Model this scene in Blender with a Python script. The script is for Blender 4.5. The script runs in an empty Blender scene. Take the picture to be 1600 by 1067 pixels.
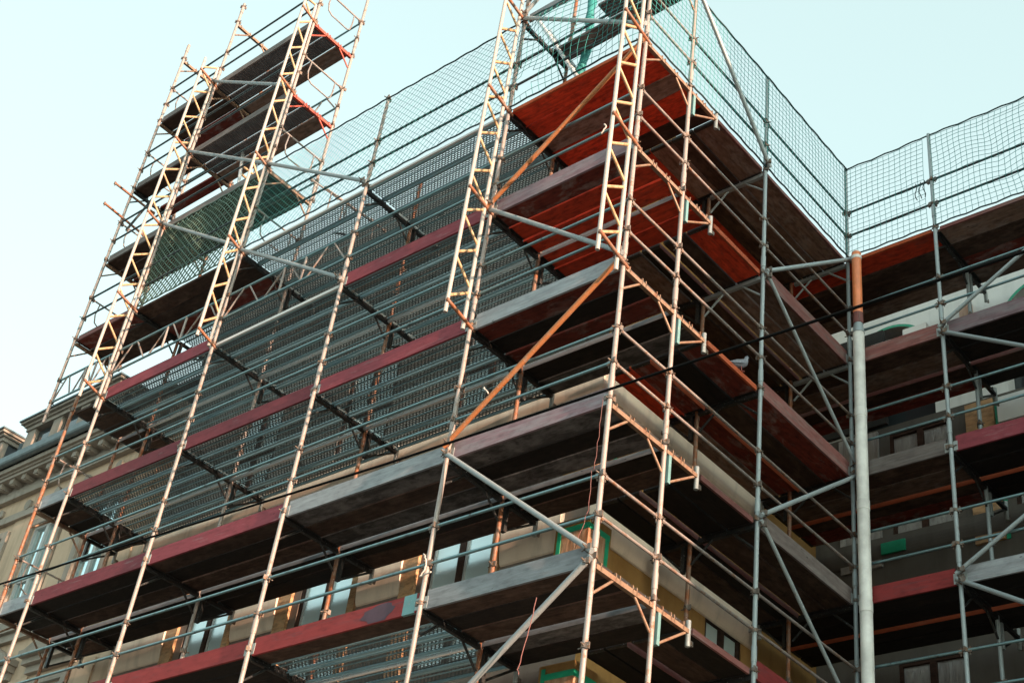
import bpy, math, random
from mathutils import Vector, Matrix
random.seed(7)
scene = bpy.context.scene
COL = scene.collection
# ------------------------------------------------------------------ survey of the place (metres)
SX = [0.0, -2.49, -5.51, -8.59, -11.69, -12.62]      # outer poles of the front scaffold
SXT = -13.6                                           # outermost pole of the roof tower
TY = [0.0, 1.07, 3.08, 5.55]                          # outer poles of the side scaffold
WX = [0.0, 1.50, 4.57, 7.64]                          # outer poles of the wing scaffold
YI = 1.07                                             # width of a scaffold
XI = 1.0                                              # width of the side scaffold
YB = 1.74                                             # inner end of the brackets
YW = 1.95                                             # front wall
XW = -1.77                                            # side wall
YV = 7.58                                             # wing wall
GZ = -8.35
LEV = [0, 2, 4, 6, 8]
ORD = {8: 'top', 6: 'second', 4: 'third', 2: 'fourth', 0: 'lowest'}

# ------------------------------------------------------------------ materials
def nt(name):
    m = bpy.data.materials.new(name); m.use_nodes = True
    t = m.node_tree; t.nodes.clear()
    return m, t, t.nodes, t.links
def N(t, kind, **kw):
    n = t.nodes.new(kind)
    for k, v in kw.items():
        if k in n.inputs: n.inputs[k].default_value = v
        else: setattr(n, k, v)
    return n
def ramp(t, fac, stops):
    r = t.nodes.new('ShaderNodeValToRGB'); e = r.color_ramp.elements
    while len(e) < len(stops): e.new(0.5)
    for i, (p, c) in enumerate(stops):
        e[i].position = p; e[i].color = (c[0], c[1], c[2], 1) if len(c) == 3 else c
    t.links.new(fac, r.inputs[0]); return r
def out(t, shader):
    o = t.nodes.new('ShaderNodeOutputMaterial'); t.links.new(shader, o.inputs['Surface'])
def coords(t, kind='Object', scale=(1, 1, 1)):
    tc = t.nodes.new('ShaderNodeTexCoord'); mp = t.nodes.new('ShaderNodeMapping')
    mp.inputs['Scale'].default_value = scale
    t.links.new(tc.outputs[kind], mp.inputs['Vector'])
    oi = t.nodes.new('ShaderNodeObjectInfo')
    mul = t.nodes.new('ShaderNodeMath'); mul.operation = 'MULTIPLY'; mul.inputs[1].default_value = 37.0
    t.links.new(oi.outputs['Random'], mul.inputs[0])
    cb = t.nodes.new('ShaderNodeCombineXYZ')
    for i in range(3): t.links.new(mul.outputs[0], cb.inputs[i])
    t.links.new(cb.outputs[0], mp.inputs['Location'])
    return mp.outputs[0]
def noise(t, vec, scale, detail=5, rough=0.6, dist=0.0):
    n = t.nodes.new('ShaderNodeTexNoise')
    n.inputs['Scale'].default_value = scale; n.inputs['Detail'].default_value = detail
    n.inputs['Roughness'].default_value = rough; n.inputs['Distortion'].default_value = dist
    t.links.new(vec, n.inputs['Vector']); return n.outputs['Fac']
def mix(t, fac, a, b, mode='MIX'):
    m = t.nodes.new('ShaderNodeMixRGB'); m.blend_type = mode
    for i, s in ((0, fac), (1, a), (2, b)):
        if hasattr(s, 'links'): t.links.new(s, m.inputs[i])
        elif isinstance(s, (int, float)): m.inputs[i].default_value = s
        else: m.inputs[i].default_value = (s[0], s[1], s[2], 1)
    return m.outputs[0]
def bump(t, h, strength=0.3, dist=0.01):
    b = t.nodes.new('ShaderNodeBump'); b.inputs['Strength'].default_value = strength
    b.inputs['Distance'].default_value = dist; t.links.new(h, b.inputs['Height']); return b.outputs[0]
def principled(t, col, rough, metal=0.0, normal=None, spec=0.5):
    p = t.nodes.new('ShaderNodeBsdfPrincipled')
    if hasattr(col, 'links'): t.links.new(col, p.inputs['Base Color'])
    else: p.inputs['Base Color'].default_value = (*col, 1)
    if hasattr(rough, 'links'): t.links.new(rough, p.inputs['Roughness'])
    else: p.inputs['Roughness'].default_value = rough
    p.inputs['Metallic'].default_value = metal
    p.inputs['Specular IOR Level'].default_value = spec
    if normal is not None: t.links.new(normal, p.inputs['Normal'])
    return p

M = {}
def metal(name, base, worn, amount=0.5, rough=0.5, met=0.25, scale=9):
    """tube steel: a base coat, worn or rusty patches, mortar splashes, small dents"""
    m, t, _, _ = nt(name)
    v = coords(t, 'Object', (1, 1, 1))
    f = noise(t, v, scale, 6, 0.65)
    r = ramp(t, f, [(0.0, base), (amount, base), (min(amount + 0.16, 1), worn)])
    f2 = noise(t, v, 38, 3, 0.7)
    r2 = ramp(t, f2, [(0.0, (0, 0, 0)), (0.64, (0, 0, 0)), (0.70, (1, 1, 1))])
    c = mix(t, r2.outputs[0], r.outputs[0], tuple(min(1, x * 0.5 + 0.30) for x in base))
    rr = ramp(t, f, [(0.3, (rough - .1,) * 3), (0.8, (rough + .25,) * 3)])
    p = principled(t, c, rr.outputs[0], met, bump(t, f2, 0.25, 0.004))
    out(t, p.outputs[0]); M[name] = m
metal('pole_steel', (0.35, 0.295, 0.27), (0.28, 0.14, 0.08), 0.55)
metal('pole_grey', (0.34, 0.38, 0.39), (0.22, 0.18, 0.16), 0.60)
metal('pole_rust', (0.24, 0.15, 0.11), (0.26, 0.09, 0.035), 0.42)
metal('rail_grey', (0.20, 0.31, 0.33), (0.10, 0.10, 0.10), 0.56, 0.36, 0.75)
metal('rail_warm', (0.27, 0.235, 0.22), (0.22, 0.11, 0.06), 0.50)
metal('brace_steel', (0.26, 0.29, 0.30), (0.18, 0.15, 0.13), 0.62)
metal('brace_rust', (0.40, 0.15, 0.055), (0.28, 0.20, 0.14), 0.55)
metal('lattice_alu', (0.46, 0.40, 0.36), (0.36, 0.25, 0.19), 0.60, 0.45, 0.15)
metal('lattice_web', (0.52, 0.34, 0.19), (0.40, 0.20, 0.09), 0.50, 0.5, 0.1)
metal('transom_steel', (0.28, 0.18, 0.12), (0.20, 0.08, 0.04), 0.50)
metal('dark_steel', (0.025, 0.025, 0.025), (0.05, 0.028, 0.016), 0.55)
metal('coupler_steel', (0.16, 0.13, 0.11), (0.20, 0.09, 0.035), 0.50, 0.5, 0.3, 20)
metal('teal_paint', (0.16, 0.31, 0.31), (0.30, 0.30, 0.27), 0.58)
metal('pale_fitting', (0.34, 0.36, 0.35), (0.20, 0.17, 0.15), 0.62)
metal('plank_edge_steel', (0.32, 0.50, 0.55), (0.20, 0.22, 0.22), 0.62)
metal('transom_sunlit', (0.46, 0.08, 0.05), (0.36, 0.14, 0.10), 0.60)  # cross beam steel with reddish sunlight painted into its colour

metal('rail_shaded', (0.045, 0.065, 0.07), (0.03, 0.03, 0.03), 0.56, 0.45, 0.3)  # rail steel darkened, shading behind the nets put into the colour
metal('bright_tube', (0.80, 0.85, 0.86), (0.62, 0.60, 0.57), 0.60, 0.30, 0.85)
def wood(name, a, b, stain, stain_amt=0.62, rough=0.8):
    toe_ = name.startswith('toe')
    """planks: grain along the UV length, broad stains, mortar splashes"""
    m, t, _, _ = nt(name)
    vg = coords(t, 'UV', (1.3, 26, 1)); vs = coords(t, 'UV', (1.1, 9, 1) if toe_ else (1.6, 3.2, 1)); vk = coords(t, 'UV', (2.2, 5, 1))
    g = noise(t, vg, 1.0, 7, 0.65, 0.6)
    c = ramp(t, g, [(0.25, b), (0.62, a)])
    s = noise(t, vs, 1.4, 6, 0.7, 0.4)
    sm = ramp(t, s, [(stain_amt - 0.12, (0, 0, 0)), (stain_amt + 0.05, (1, 1, 1))])
    c2 = mix(t, sm.outputs[0], c.outputs[0], stain)
    d = noise(t, vk, 3.0, 3, 0.6)
    dm = ramp(t, d, [(0.25, (0.72,) * 3 if toe_ else (0.42,) * 3), (0.5, (1, 1, 1)), (0.8, (1.12,) * 3 if toe_ else (1.3,) * 3)])
    c3 = mix(t, 1.0, c2, dm.outputs[0], 'MULTIPLY')
    oi = t.nodes.new('ShaderNodeObjectInfo')
    rv = ramp(t, oi.outputs['Random'], [(0, (0.72,) * 3), (1, (1.22,) * 3)])
    c4 = mix(t, 1.0, c3, rv.outputs[0], 'MULTIPLY')
    kn = t.nodes.new('ShaderNodeTexVoronoi'); kn.inputs['Scale'].default_value = 2.3
    t.links.new(coords(t, 'UV', (1.0, 2.6, 1)), kn.inputs['Vector'])
    km = ramp(t, kn.outputs['Distance'], [(0.0, (1, 1, 1)), (0.035, (1, 1, 1)), (0.06, (0, 0, 0))])
    c5 = mix(t, km.outputs[0], c4, tuple(x * 0.35 for x in b))
    p = principled(t, c5, rough, 0, bump(t, g, 0.35, 0.006), 0.3)
    out(t, p.outputs[0]); M[name] = m
wood('wood_red', (0.692, 0.0658, 0.0216), (0.449, 0.0346, 0.013), (0.289, 0.0578, 0.0338), 0.68)
wood('wood_brown', (0.224, 0.144, 0.107), (0.128, 0.0695, 0.0481), (0.267, 0.203, 0.177), 0.60)
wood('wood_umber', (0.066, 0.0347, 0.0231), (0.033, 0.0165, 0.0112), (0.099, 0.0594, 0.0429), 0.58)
wood('wood_darkred', (0.203, 0.0338, 0.0203), (0.108, 0.0181, 0.0128), (0.257, 0.168, 0.149), 0.63)
wood('wood_slate', (0.0893, 0.0781, 0.0744), (0.0409, 0.0361, 0.0342), (0.179, 0.16, 0.153), 0.55)
wood('wood_shaded', (0.015, 0.0102, 0.0081), (0.0075, 0.0051, 0.0042), (0.027, 0.018, 0.0135), 0.62)  # plank colour blackened to paint in the deep shade under lower decks
wood('toe_crimson', (0.255, 0.0493, 0.0638), (0.2, 0.0357, 0.0467), (0.306, 0.178, 0.183), 0.70)
wood('toe_red', (0.289, 0.0382, 0.0382), (0.23, 0.0272, 0.0272), (0.17, 0.051, 0.0553), 0.66)
wood('toe_mauve', (0.27, 0.165, 0.185), (0.17, 0.10, 0.115), (0.26, 0.21, 0.225), 0.55)
wood('toe_grey', (0.38, 0.39, 0.41), (0.23, 0.235, 0.25), (0.29, 0.285, 0.30), 0.60)
wood('toe_brown', (0.176, 0.143, 0.132), (0.11, 0.0825, 0.077), (0.209, 0.182, 0.171), 0.60)
wood('toe_orange_lit', (0.51, 0.111, 0.0425), (0.408, 0.0765, 0.0298), (0.442, 0.17, 0.102), 0.70)  # orange-red edge, brightened to carry the sunlight on the side edges
wood('toe_pink', (0.243, 0.096, 0.0859), (0.182, 0.0607, 0.0556), (0.223, 0.151, 0.137), 0.60)
wood('pilaster_wood', (0.50, 0.29, 0.15), (0.38, 0.20, 0.10), (0.42, 0.28, 0.17), 0.62)
wood('window_wood', (0.05, 0.0225, 0.015), (0.03, 0.015, 0.01), (0.06, 0.03, 0.02), 0.7)

def perforated(name, base, dark, length, width, hu, hv):
    """sheet steel with punched slots, staggered row by row (UV in metres)"""
    m, t, _, L = nt(name)
    tc = t.nodes.new('ShaderNodeTexCoord'); sp = t.nodes.new('ShaderNodeSeparateXYZ')
    L.new(tc.outputs['UV'], sp.inputs[0])
    def math_(op, a, b=None):
        n = t.nodes.new('ShaderNodeMath'); n.operation = op
        for i, s in enumerate((a, b)):
            if s is None: continue
            if hasattr(s, 'links'): L.new(s, n.inputs[i])
            else: n.inputs[i].default_value = s
        return n.outputs[0]
    v = math_('DIVIDE', sp.outputs[1], width); row = math_('FLOOR', v)
    u = math_('ADD', math_('DIVIDE', sp.outputs[0], length), math_('MULTIPLY', row, 0.5))
    fu = math_('ABSOLUTE', math_('SUBTRACT', math_('FRACT', u), 0.5))
    fv = math_('ABSOLUTE', math_('SUBTRACT', math_('FRACT', v), 0.5))
    hole = math_('MULTIPLY', math_('LESS_THAN', fu, hu / 2), math_('LESS_THAN', fv, hv / 2))
    vo = coords(t, 'Object')
    f = noise(t, vo, 5, 6, 0.65)
    c = ramp(t, f, [(0.35, base), (0.7, dark)])
    clog = ramp(t, noise(t, vo, 2.1, 4, 0.6), [(0.66, (1, 1, 1)), (0.72, (0, 0, 0))])   # slots clogged with mortar
    hole = math_('MULTIPLY', hole, clog.outputs[0])
    p = principled(t, c.outputs[0], 0.55, 0.3, bump(t, noise(t, vo, 60, 2), 0.2, 0.003))
    tr = t.nodes.new('ShaderNodeBsdfTransparent'); mx = t.nodes.new('ShaderNodeMixShader')
    L.new(hole, mx.inputs[0]); L.new(p.outputs[0], mx.inputs[1]); L.new(tr.outputs[0], mx.inputs[2])
    out(t, mx.outputs[0]); M[name] = m
perforated('steel_perforated', (0.19, 0.235, 0.25), (0.12, 0.135, 0.135), 0.066, 0.033, 0.68, 0.50)

def ribbed(name, base, dark):
    m, t, _, L = nt(name)
    w = t.nodes.new('ShaderNodeTexWave'); w.wave_type = 'BANDS'; w.bands_direction = 'X'
    w.inputs['Scale'].default_value = 4.4; w.inputs['Distortion'].default_value = 0
    tc = t.nodes.new('ShaderNodeTexCoord'); L.new(tc.outputs['UV'], w.inputs['Vector'])
    f = noise(t, coords(t), 4, 5)
    c = ramp(t, f, [(0.35, base), (0.7, dark)])
    p = principled(t, c.outputs[0], 0.55, 0.2, bump(t, w.outputs['Fac'], 1.0, 0.04))
    out(t, p.outputs[0]); M[name] = m
ribbed('steel_ribbed', (0.17, 0.162, 0.17), (0.102, 0.085, 0.085))

def plaster(name, a, b, scale=1.2, rough=0.9, streak=0.0):
    m, t, _, _ = nt(name)
    v = coords(t)
    f = noise(t, v, scale, 7, 0.65)
    c = ramp(t, f, [(0.3, b), (0.65, a)])
    fi = noise(t, v, 45, 4, 0.7)
    vs = coords(t, 'Object', (5, 5, 0.5)); s = noise(t, vs, 1.0, 5, 0.6)
    sm = ramp(t, s, [(0.5, (1, 1, 1)), (0.8, (1 - streak,) * 3)])
    c2 = mix(t, 1.0, c.outputs[0], sm.outputs[0], 'MULTIPLY')
    p = principled(t, c2, rough, 0, bump(t, fi, 0.35, 0.006), 0.25)
    out(t, p.outputs[0]); M[name] = m
plaster('plaster_tan_lit', (0.82, 0.66, 0.53), (0.70, 0.54, 0.42), 1.2, 0.9, 0.3)  # pale wall tone, light on the upper wall strips painted in
plaster('plaster_ochre_shaded', (0.36, 0.20, 0.07), (0.27, 0.14, 0.045), 1.2, 0.9, 0.3)  # ochre wall tone, shade below the pale strips painted in
plaster('plaster_white', (0.88, 0.86, 0.83), (0.80, 0.78, 0.75), 1.0, 0.85, 0.15)
plaster('plaster_grey', (0.136, 0.118, 0.102), (0.0992, 0.0837, 0.0744), 1.0, 0.9, 0.25)
plaster('render_brown_shaded', (0.22, 0.17, 0.14), (0.15, 0.115, 0.095), 1.0, 0.9, 0.25)  # front wall darkened, shade between the decks painted in
plaster('plaster_slate', (0.36, 0.375, 0.365), (0.22, 0.24, 0.235), 1.0, 0.9, 0.25)
plaster('stone_sand', (0.62, 0.46, 0.33), (0.52, 0.37, 0.26), 0.9, 0.9, 0.35)
plaster('stone_trim', (0.377, 0.328, 0.279), (0.287, 0.246, 0.205), 1.4, 0.9, 0.35)
plaster('white_trim', (0.528, 0.536, 0.528), (0.44, 0.44, 0.432), 2.0, 0.7, 0.3)
plaster('asphalt', (0.15, 0.145, 0.14), (0.11, 0.106, 0.10), 0.8, 0.95)
plaster('paving', (0.36, 0.33, 0.30), (0.28, 0.255, 0.23), 0.8, 0.95)
plaster('brick_red', (0.30, 0.14, 0.09), (0.22, 0.10, 0.07), 2.0)
plaster('foam_white', (0.80, 0.76, 0.73), (0.72, 0.68, 0.65), 2.0)

def simple(name, col, rough=0.6, metal_=0.0, var=0.25, scale=6, spec=0.5):
    m, t, _, _ = nt(name)
    f = noise(t, coords(t), scale, 5, 0.6)
    c = ramp(t, f, [(0.3, tuple(x * (1 - var) for x in col)), (0.7, tuple(min(1, x * (1 + var * .6)) for x in col))])
    p = principled(t, c.outputs[0], rough, metal_, bump(t, f, 0.15, 0.004), spec)
    out(t, p.outputs[0]); M[name] = m
simple('stain_purple', (0.085, 0.045, 0.065), 0.8)
simple('slate_roof', (0.045, 0.05, 0.055), 0.6)
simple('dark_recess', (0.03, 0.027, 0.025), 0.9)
simple('gutter_zinc', (0.13, 0.16, 0.17), 0.4, 0.5)
simple('black_cable', (0.005, 0.005, 0.005), 0.9, 0, 0.25, 6, 0.1)
simple('net_teal', (0.03, 0.24, 0.23), 0.7)
simple('net_black', (0.012, 0.045, 0.05), 0.7)
simple('net_green', (0.11, 0.18, 0.14), 0.7)
simple('tape_green', (0.02, 0.36, 0.20), 0.35, 0, 0.2)
simple('pipe_orange', (0.90, 0.27, 0.11), 0.40, 0, 0.2, 4)
simple('pipe_white', (0.88, 0.83, 0.78), 0.55, 0, 0.28, 3)
simple('rope_white', (0.62, 0.56, 0.50), 0.8)
simple('feather_grey', (0.23, 0.24, 0.28), 0.7, 0, 0.3, 30)
simple('feather_dark', (0.06, 0.06, 0.08), 0.6, 0, 0.3, 30)
simple('beak_dark', (0.05, 0.045, 0.04), 0.5)
simple('bird_foot', (0.38, 0.10, 0.08), 0.6)
simple('aluminium', (0.62, 0.64, 0.65), 0.4, 0.3)
def glass(name, col, metal_, rough=0.06):
    m, t, _, _ = nt(name)
    f = noise(t, coords(t), 1.6, 3)
    p = principled(t, col, rough, metal_, bump(t, f, 0.05, 0.02), 0.9)
    out(t, p.outputs[0]); M[name] = m
glass('window_glass', (0.62, 0.78, 0.80), 0.85)
glass('dark_glass', (0.05, 0.06, 0.065), 0.2)
def film(name, col, tint):
    """creased protective sheeting"""
    m, t, _, L = nt(name)
    v = coords(t, 'Object', (6, 6, 1.2)); f = noise(t, v, 1.5, 6, 0.6, 1.2)
    c = ramp(t, f, [(0.3, tint), (0.65, col)])
    p = principled(t, c.outputs[0], 0.28, 0, bump(t, f, 0.8, 0.03), 0.6)
    out(t, p.outputs[0]); M[name] = m
film('film_brown', (0.58, 0.36, 0.24), (0.30, 0.11, 0.035))
glass('film_pane', (0.80, 0.96, 0.98), 0.40, 0.22)
film('film_grey', (0.42, 0.39, 0.37), (0.22, 0.19, 0.18))

# ------------------------------------------------------------------ mesh builder
class MB:
    def __init__(s): s.v = []; s.f = []; s.uv = []; s.sm = []
    def face(s, idx, uvs, smooth=False): s.f.append(idx); s.uv.append(uvs); s.sm.append(smooth)
    def tube(s, p, q, r, n=10, r2=None, caps=True):
        p, q = Vector(p), Vector(q); d = q - p; L = d.length
        if L < 1e-6: return s
        d /= L; r2 = r if r2 is None else r2
        a = d.orthogonal().normalized(); b = d.cross(a); i0 = len(s.v)
        for (c, rr) in ((p, r), (q, r2)):
            for k in range(n):
                t = 2 * math.pi * k / n; s.v.append(c + a * (rr * math.cos(t)) + b * (rr * math.sin(t)))
        for k in range(n):
            k2 = (k + 1) % n
            s.face([i0 + k, i0 + k2, i0 + n + k2, i0 + n + k], [(0, k / n), (0, (k + 1) / n), (L, (k + 1) / n), (L, k / n)], True)
        if caps:
            for base, c, rev in ((0, p, True), (n, q, False)):
                j = len(s.v)
                for k in range(n): s.v.append(s.v[i0 + base + k].copy())
                idx = [j + k for k in range(n)]
                if rev: idx = idx[::-1]
                s.face(idx, [(0, 0)] * n)
        return s
    def path(s, pts, r, n=8, closed=False):
        pts = [Vector(p) for p in pts]
        i0 = len(s.v); m = len(pts); prev = None
        for i, p in enumerate(pts):
            d = (pts[min(i + 1, m - 1)] - pts[max(i - 1, 0)]).normalized()
            if prev is None: a = d.orthogonal().normalized()
            else: a = (prev - d * prev.dot(d)).normalized()
            prev = a; b = d.cross(a)
            rr = r[i] if isinstance(r, (list, tuple)) else r
            for k in range(n):
                t = 2 * math.pi * k / n; s.v.append(p + a * (rr * math.cos(t)) + b * (rr * math.sin(t)))
        for i in range(m - 1):
            for k in range(n):
                k2 = (k + 1) % n; A = i0 + i * n; B = A + n
                s.face([A + k, A + k2, B + k2, B + k], [(i * .1, k / n), (i * .1, (k + 1) / n), ((i + 1) * .1, (k + 1) / n), ((i + 1) * .1, k / n)], True)
        s.face([i0 + k for k in range(n)][::-1], [(0, 0)] * n); s.face([i0 + (m - 1) * n + k for k in range(n)], [(0, 0)] * n)
        return s
    def obox(s, o, ax, ay, az):
        """box from corner o with edge vectors ax (length), ay, az; UV in metres along ax"""
        o, ax, ay, az = Vector(o), Vector(ax), Vector(ay), Vector(az); i = len(s.v)
        for c in ((0,0,0),(1,0,0),(1,1,0),(0,1,0),(0,0,1),(1,0,1),(1,1,1),(0,1,1)):
            s.v.append(o + ax * c[0] + ay * c[1] + az * c[2])
        flip = ax.cross(ay).dot(az) < 0
        lx, ly, lz = ax.length, ay.length, az.length
        Q = [((0,3,2,1), [(0,0),(0,ly),(lx,ly),(lx,0)]), ((4,5,6,7), [(0,0),(lx,0),(lx,ly),(0,ly)]),
             ((0,1,5,4), [(0,0),(lx,0),(lx,lz),(0,lz)]), ((2,3,7,6), [(lx,0),(0,0),(0,lz),(lx,lz)]),
             ((0,4,7,3), [(0,0),(0,lz),(.0+ly*.2,lz),(ly*.2,0)]), ((1,2,6,5), [(0,0),(ly*.2,0),(ly*.2,lz),(0,lz)])]
        for idx, uv in Q:
            idx = [i + k for k in idx]
            if flip: idx = idx[::-1]; uv = uv[::-1]
            s.face(idx, uv)
        return s
    def bx(s, x0, x1, y0, y1, z0, z1):
        return s.obox((x0, y0, z0), (x1 - x0, 0, 0), (0, y1 - y0, 0), (0, 0, z1 - z0))
    def poly(s, pts, uvs=None):
        i = len(s.v); s.v += [Vector(p) for p in pts]
        s.face(list(range(i, i + len(pts))), uvs or [(p[0], p[2]) for p in pts]); return s
    def prism(s, pts, ext):
        """closed outline pts swept along ext"""
        pts = [Vector(p) for p in pts]; ext = Vector(ext); n = len(pts); i = len(s.v)
        s.v += pts + [p + ext for p in pts]
        nrm = Vector((0, 0, 0))
        for k in range(n): nrm += pts[k].cross(pts[(k + 1) % n])
        flip = nrm.dot(ext) > 0
        def F(idx, uv):
            if not flip: idx = idx[::-1]; uv = uv[::-1]
            s.face(idx, uv)
        F([i + k for k in range(n)][::-1], [(pts[k].x, pts[k].z) for k in range(n)][::-1])
        F([i + n + k for k in range(n)], [(pts[k].x, pts[k].z) for k in range(n)])
        for k in range(n):
            k2 = (k + 1) % n
            F([i + k, i + k2, i + n + k2, i + n + k], [(0, 0), (0, .1), (ext.length, .1), (ext.length, 0)])
        return s
    def data(s, name, mat, origin):
        me = bpy.data.meshes.new(name); o = Vector(origin)
        me.from_pydata([tuple(v - o) for v in s.v], [], s.f)
        uvl = me.uv_layers.new(name='UVMap'); k = 0
        flat = []
        for uv in s.uv:
            for c in uv: flat += [c[0], c[1]]
        uvl.data.foreach_set('uv', flat)
        me.polygons.foreach_set('use_smooth', s.sm)
        me.materials.append(M[mat]); me.update(); return me
    def build(s, name, mat, parent=None, origin=None):
        if parent is not None: origin = parent.location.copy() if parent.parent is None else parent.parent.location + parent.location
        elif origin is None: origin = (0, 0, 0)
        o = bpy.data.objects.new(name, s.data(name, mat, origin)); COL.objects.link(o)
        if parent is not None: o.parent = parent
        else: o.location = origin
        return o

LABELS = {}
def tag(o, label=None, cat=None, group=None, kind=None):
    if label: o['label'] = label; LABELS.setdefault(label, []).append(o.name)
    if cat: o['category'] = cat
    if group: o['group'] = group
    if kind: o['kind'] = kind
    return o
def empty(name, loc):
    o = bpy.data.objects.new(name, None); COL.objects.link(o); o.location = loc
    o.empty_display_size = 0.2; return o
def link_copy(src, parent, loc, rot=None):
    o = src.copy(); COL.objects.link(o); o.parent = parent; o.location = loc
    if rot is not None: o.rotation_euler = rot
    return o

# ------------------------------------------------------------------ scaffold pieces
_proto = {}
def coupler_mesh():
    if 'c' not in _proto:
        mb = MB().tube((0, 0, -.022), (0, 0, .022), .043, 10)
        mb.obox((.02, -.035, -.035), (.045, 0, 0), (0, .020, 0), (0, 0, .07))
        mb.obox((-.032, .02, -.03), (.018, 0, 0), (0, .045, 0), (0, 0, .065))
        mb.tube((.0, -.03, 0), (.0, -.085, .01), .009, 6); mb.tube((-.03, 0, -.01), (-.075, 0, -.02), .008, 6)
        _proto['c'] = mb.data('coupler', 'coupler_steel', (0, 0, 0))
    return _proto['c']
def wedge_mesh():
    if 'w' not in _proto:
        mb = MB().obox((-.025, -.016, -.035), (.05, 0, 0), (0, .032, 0), (0, 0, .06))
        mb.obox((-.006, -.006, -.07), (.012, 0, 0), (0, .012, 0), (0, 0, .12))
        _proto['w'] = mb.data('wedge_head', 'coupler_steel', (0, 0, 0))
    return _proto['w']
def part(name, me, parent, loc, rot=(0, 0, 0)):
    o = bpy.data.objects.new(name, me); COL.objects.link(o); o.parent = parent; o.location = loc; o.rotation_euler = rot
    return o
PR = .030
def pole(x, y, z0, z1, label, mat='pole_steel', group='scaffold poles', lv=None, r=PR, phase=0.22):
    mb = MB().tube((x, y, z0), (x, y, z1), r, 12)
    z = math.floor(z0 / 2) * 2 + phase
    while z < z1 - .2:
        if z > z0 + .1: mb.tube((x, y, z), (x, y, z + .20), r + .006, 12)
        z += 2
    o = mb.build('scaffold_pole', mat, None, (x, y, z0)); tag(o, label, 'scaffold pole', group)
    for zz in (lv if lv is not None else [l + d for l in range(-8, 17, 2) for d in (0, .5, 1.0)]):
        if z0 + .05 < zz < z1 - .02 and zz > -2.2:
            part('coupler', coupler_mesh(), o, (0, 0, zz - z0), (0, 0, random.choice((0, 1.57, 3.14)) + random.uniform(-.3, .3)))
    return o
def rail(p, q, label, mat='rail_grey', group='guard rails', r=.020, name='guard_rail', cat='guard rail'):
    p, q = Vector(p), Vector(q); d = (q - p).normalized()
    mb = MB().tube(p + d * .04, q - d * .04, r, 10)
    o = mb.build(name, mat, None, p); tag(o, label, cat, group)
    a = math.atan2(d.y, d.x)
    part('wedge_head', wedge_mesh(), o, d * .06, (0, 0, a)); part('wedge_head', wedge_mesh(), o, (q - p) - d * .06, (0, 0, a))
    return o
def brace(p, q, label, mat='brace_steel', r=.033, name='diagonal_brace'):
    p, q = Vector(p), Vector(q); d = (q - p).normalized()
    o = MB().tube(p - d * .03, q + d * .03, r, 12).build(name, mat, None, p); tag(o, label, 'brace', 'diagonal braces of the scaffold')
    part('coupler', coupler_mesh(), o, d * .05); part('coupler', coupler_mesh(), o, (q - p) - d * .05)
    return o
def toe(p, q, h0, h1, label, mat, outward, th=.032, ends=True, teal=False, slope=0):
    """toe board on edge from p to q (xy of the pole line), standing just outside the deck"""
    p, q = Vector(p), Vector(q); d = (q - p).normalized(); n = Vector(outward)
    off = n * -.045; j = random.uniform(-.012, .012)
    mb = MB().obox(p + d * .07 + off + Vector((0, 0, h0 + j)), (q - p) - d * .14, n * th, (0, 0, h1 - h0))
    o = mb.build('toe_board', mat, None, p); tag(o, label, 'toe board', 'toe boards along the decks')
    for s, c, e in ((0, p, d), (1, q, -d)):
        if ends: MB().obox(c + e * .035 + off - n * .006 + Vector((0, 0, h0 + .01)), e * .06, n * (th + .012), (0, 0, (h1 - h0) * .62)).build('end_fitting', 'pale_fitting', o)
    if teal:
        MB().obox(q - d * .30 + off - n * .003 + Vector((0, 0, h0 - .003 + j)), d * .20, n * (th + .006), (0, 0, h1 - h0 + .006)).build('painted_end', 'teal_paint', o)
        rg = random.Random(4); K = 22; ring = []
        for k in range(K):
            t = 2 * math.pi * k / K; rr = 1 + rg.uniform(-.22, .18)
            ring.append(q - d * (.72 + .30 * rr * math.cos(t)) + off + n * (th + .0005) + Vector((0, 0, h0 + j + (h1 - h0) * (.5 + max(-.47, min(.47, .46 * rr * math.sin(t)))))))
        MB().prism(ring, n * .002).build('dark_stain', 'stain_purple', o)
    return o
ROWS_SIDE = [(.05, .41), (.44, .81), (.87, 1.18), (1.21, 1.53)]
ROWS_STOP = [(.05, .42), (.44, .81), (.82, 1.19), (1.20, 1.53)]
ROWS_TOP = [(.05, .355), (.375, .68), (.70, 1.005), (1.015, 1.43), (1.44, 1.735)]
ROWS = [(.05, .345), (.375, .67), (.70, 1.0), (1.06, 1.39), (1.42, 1.735)]
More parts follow.
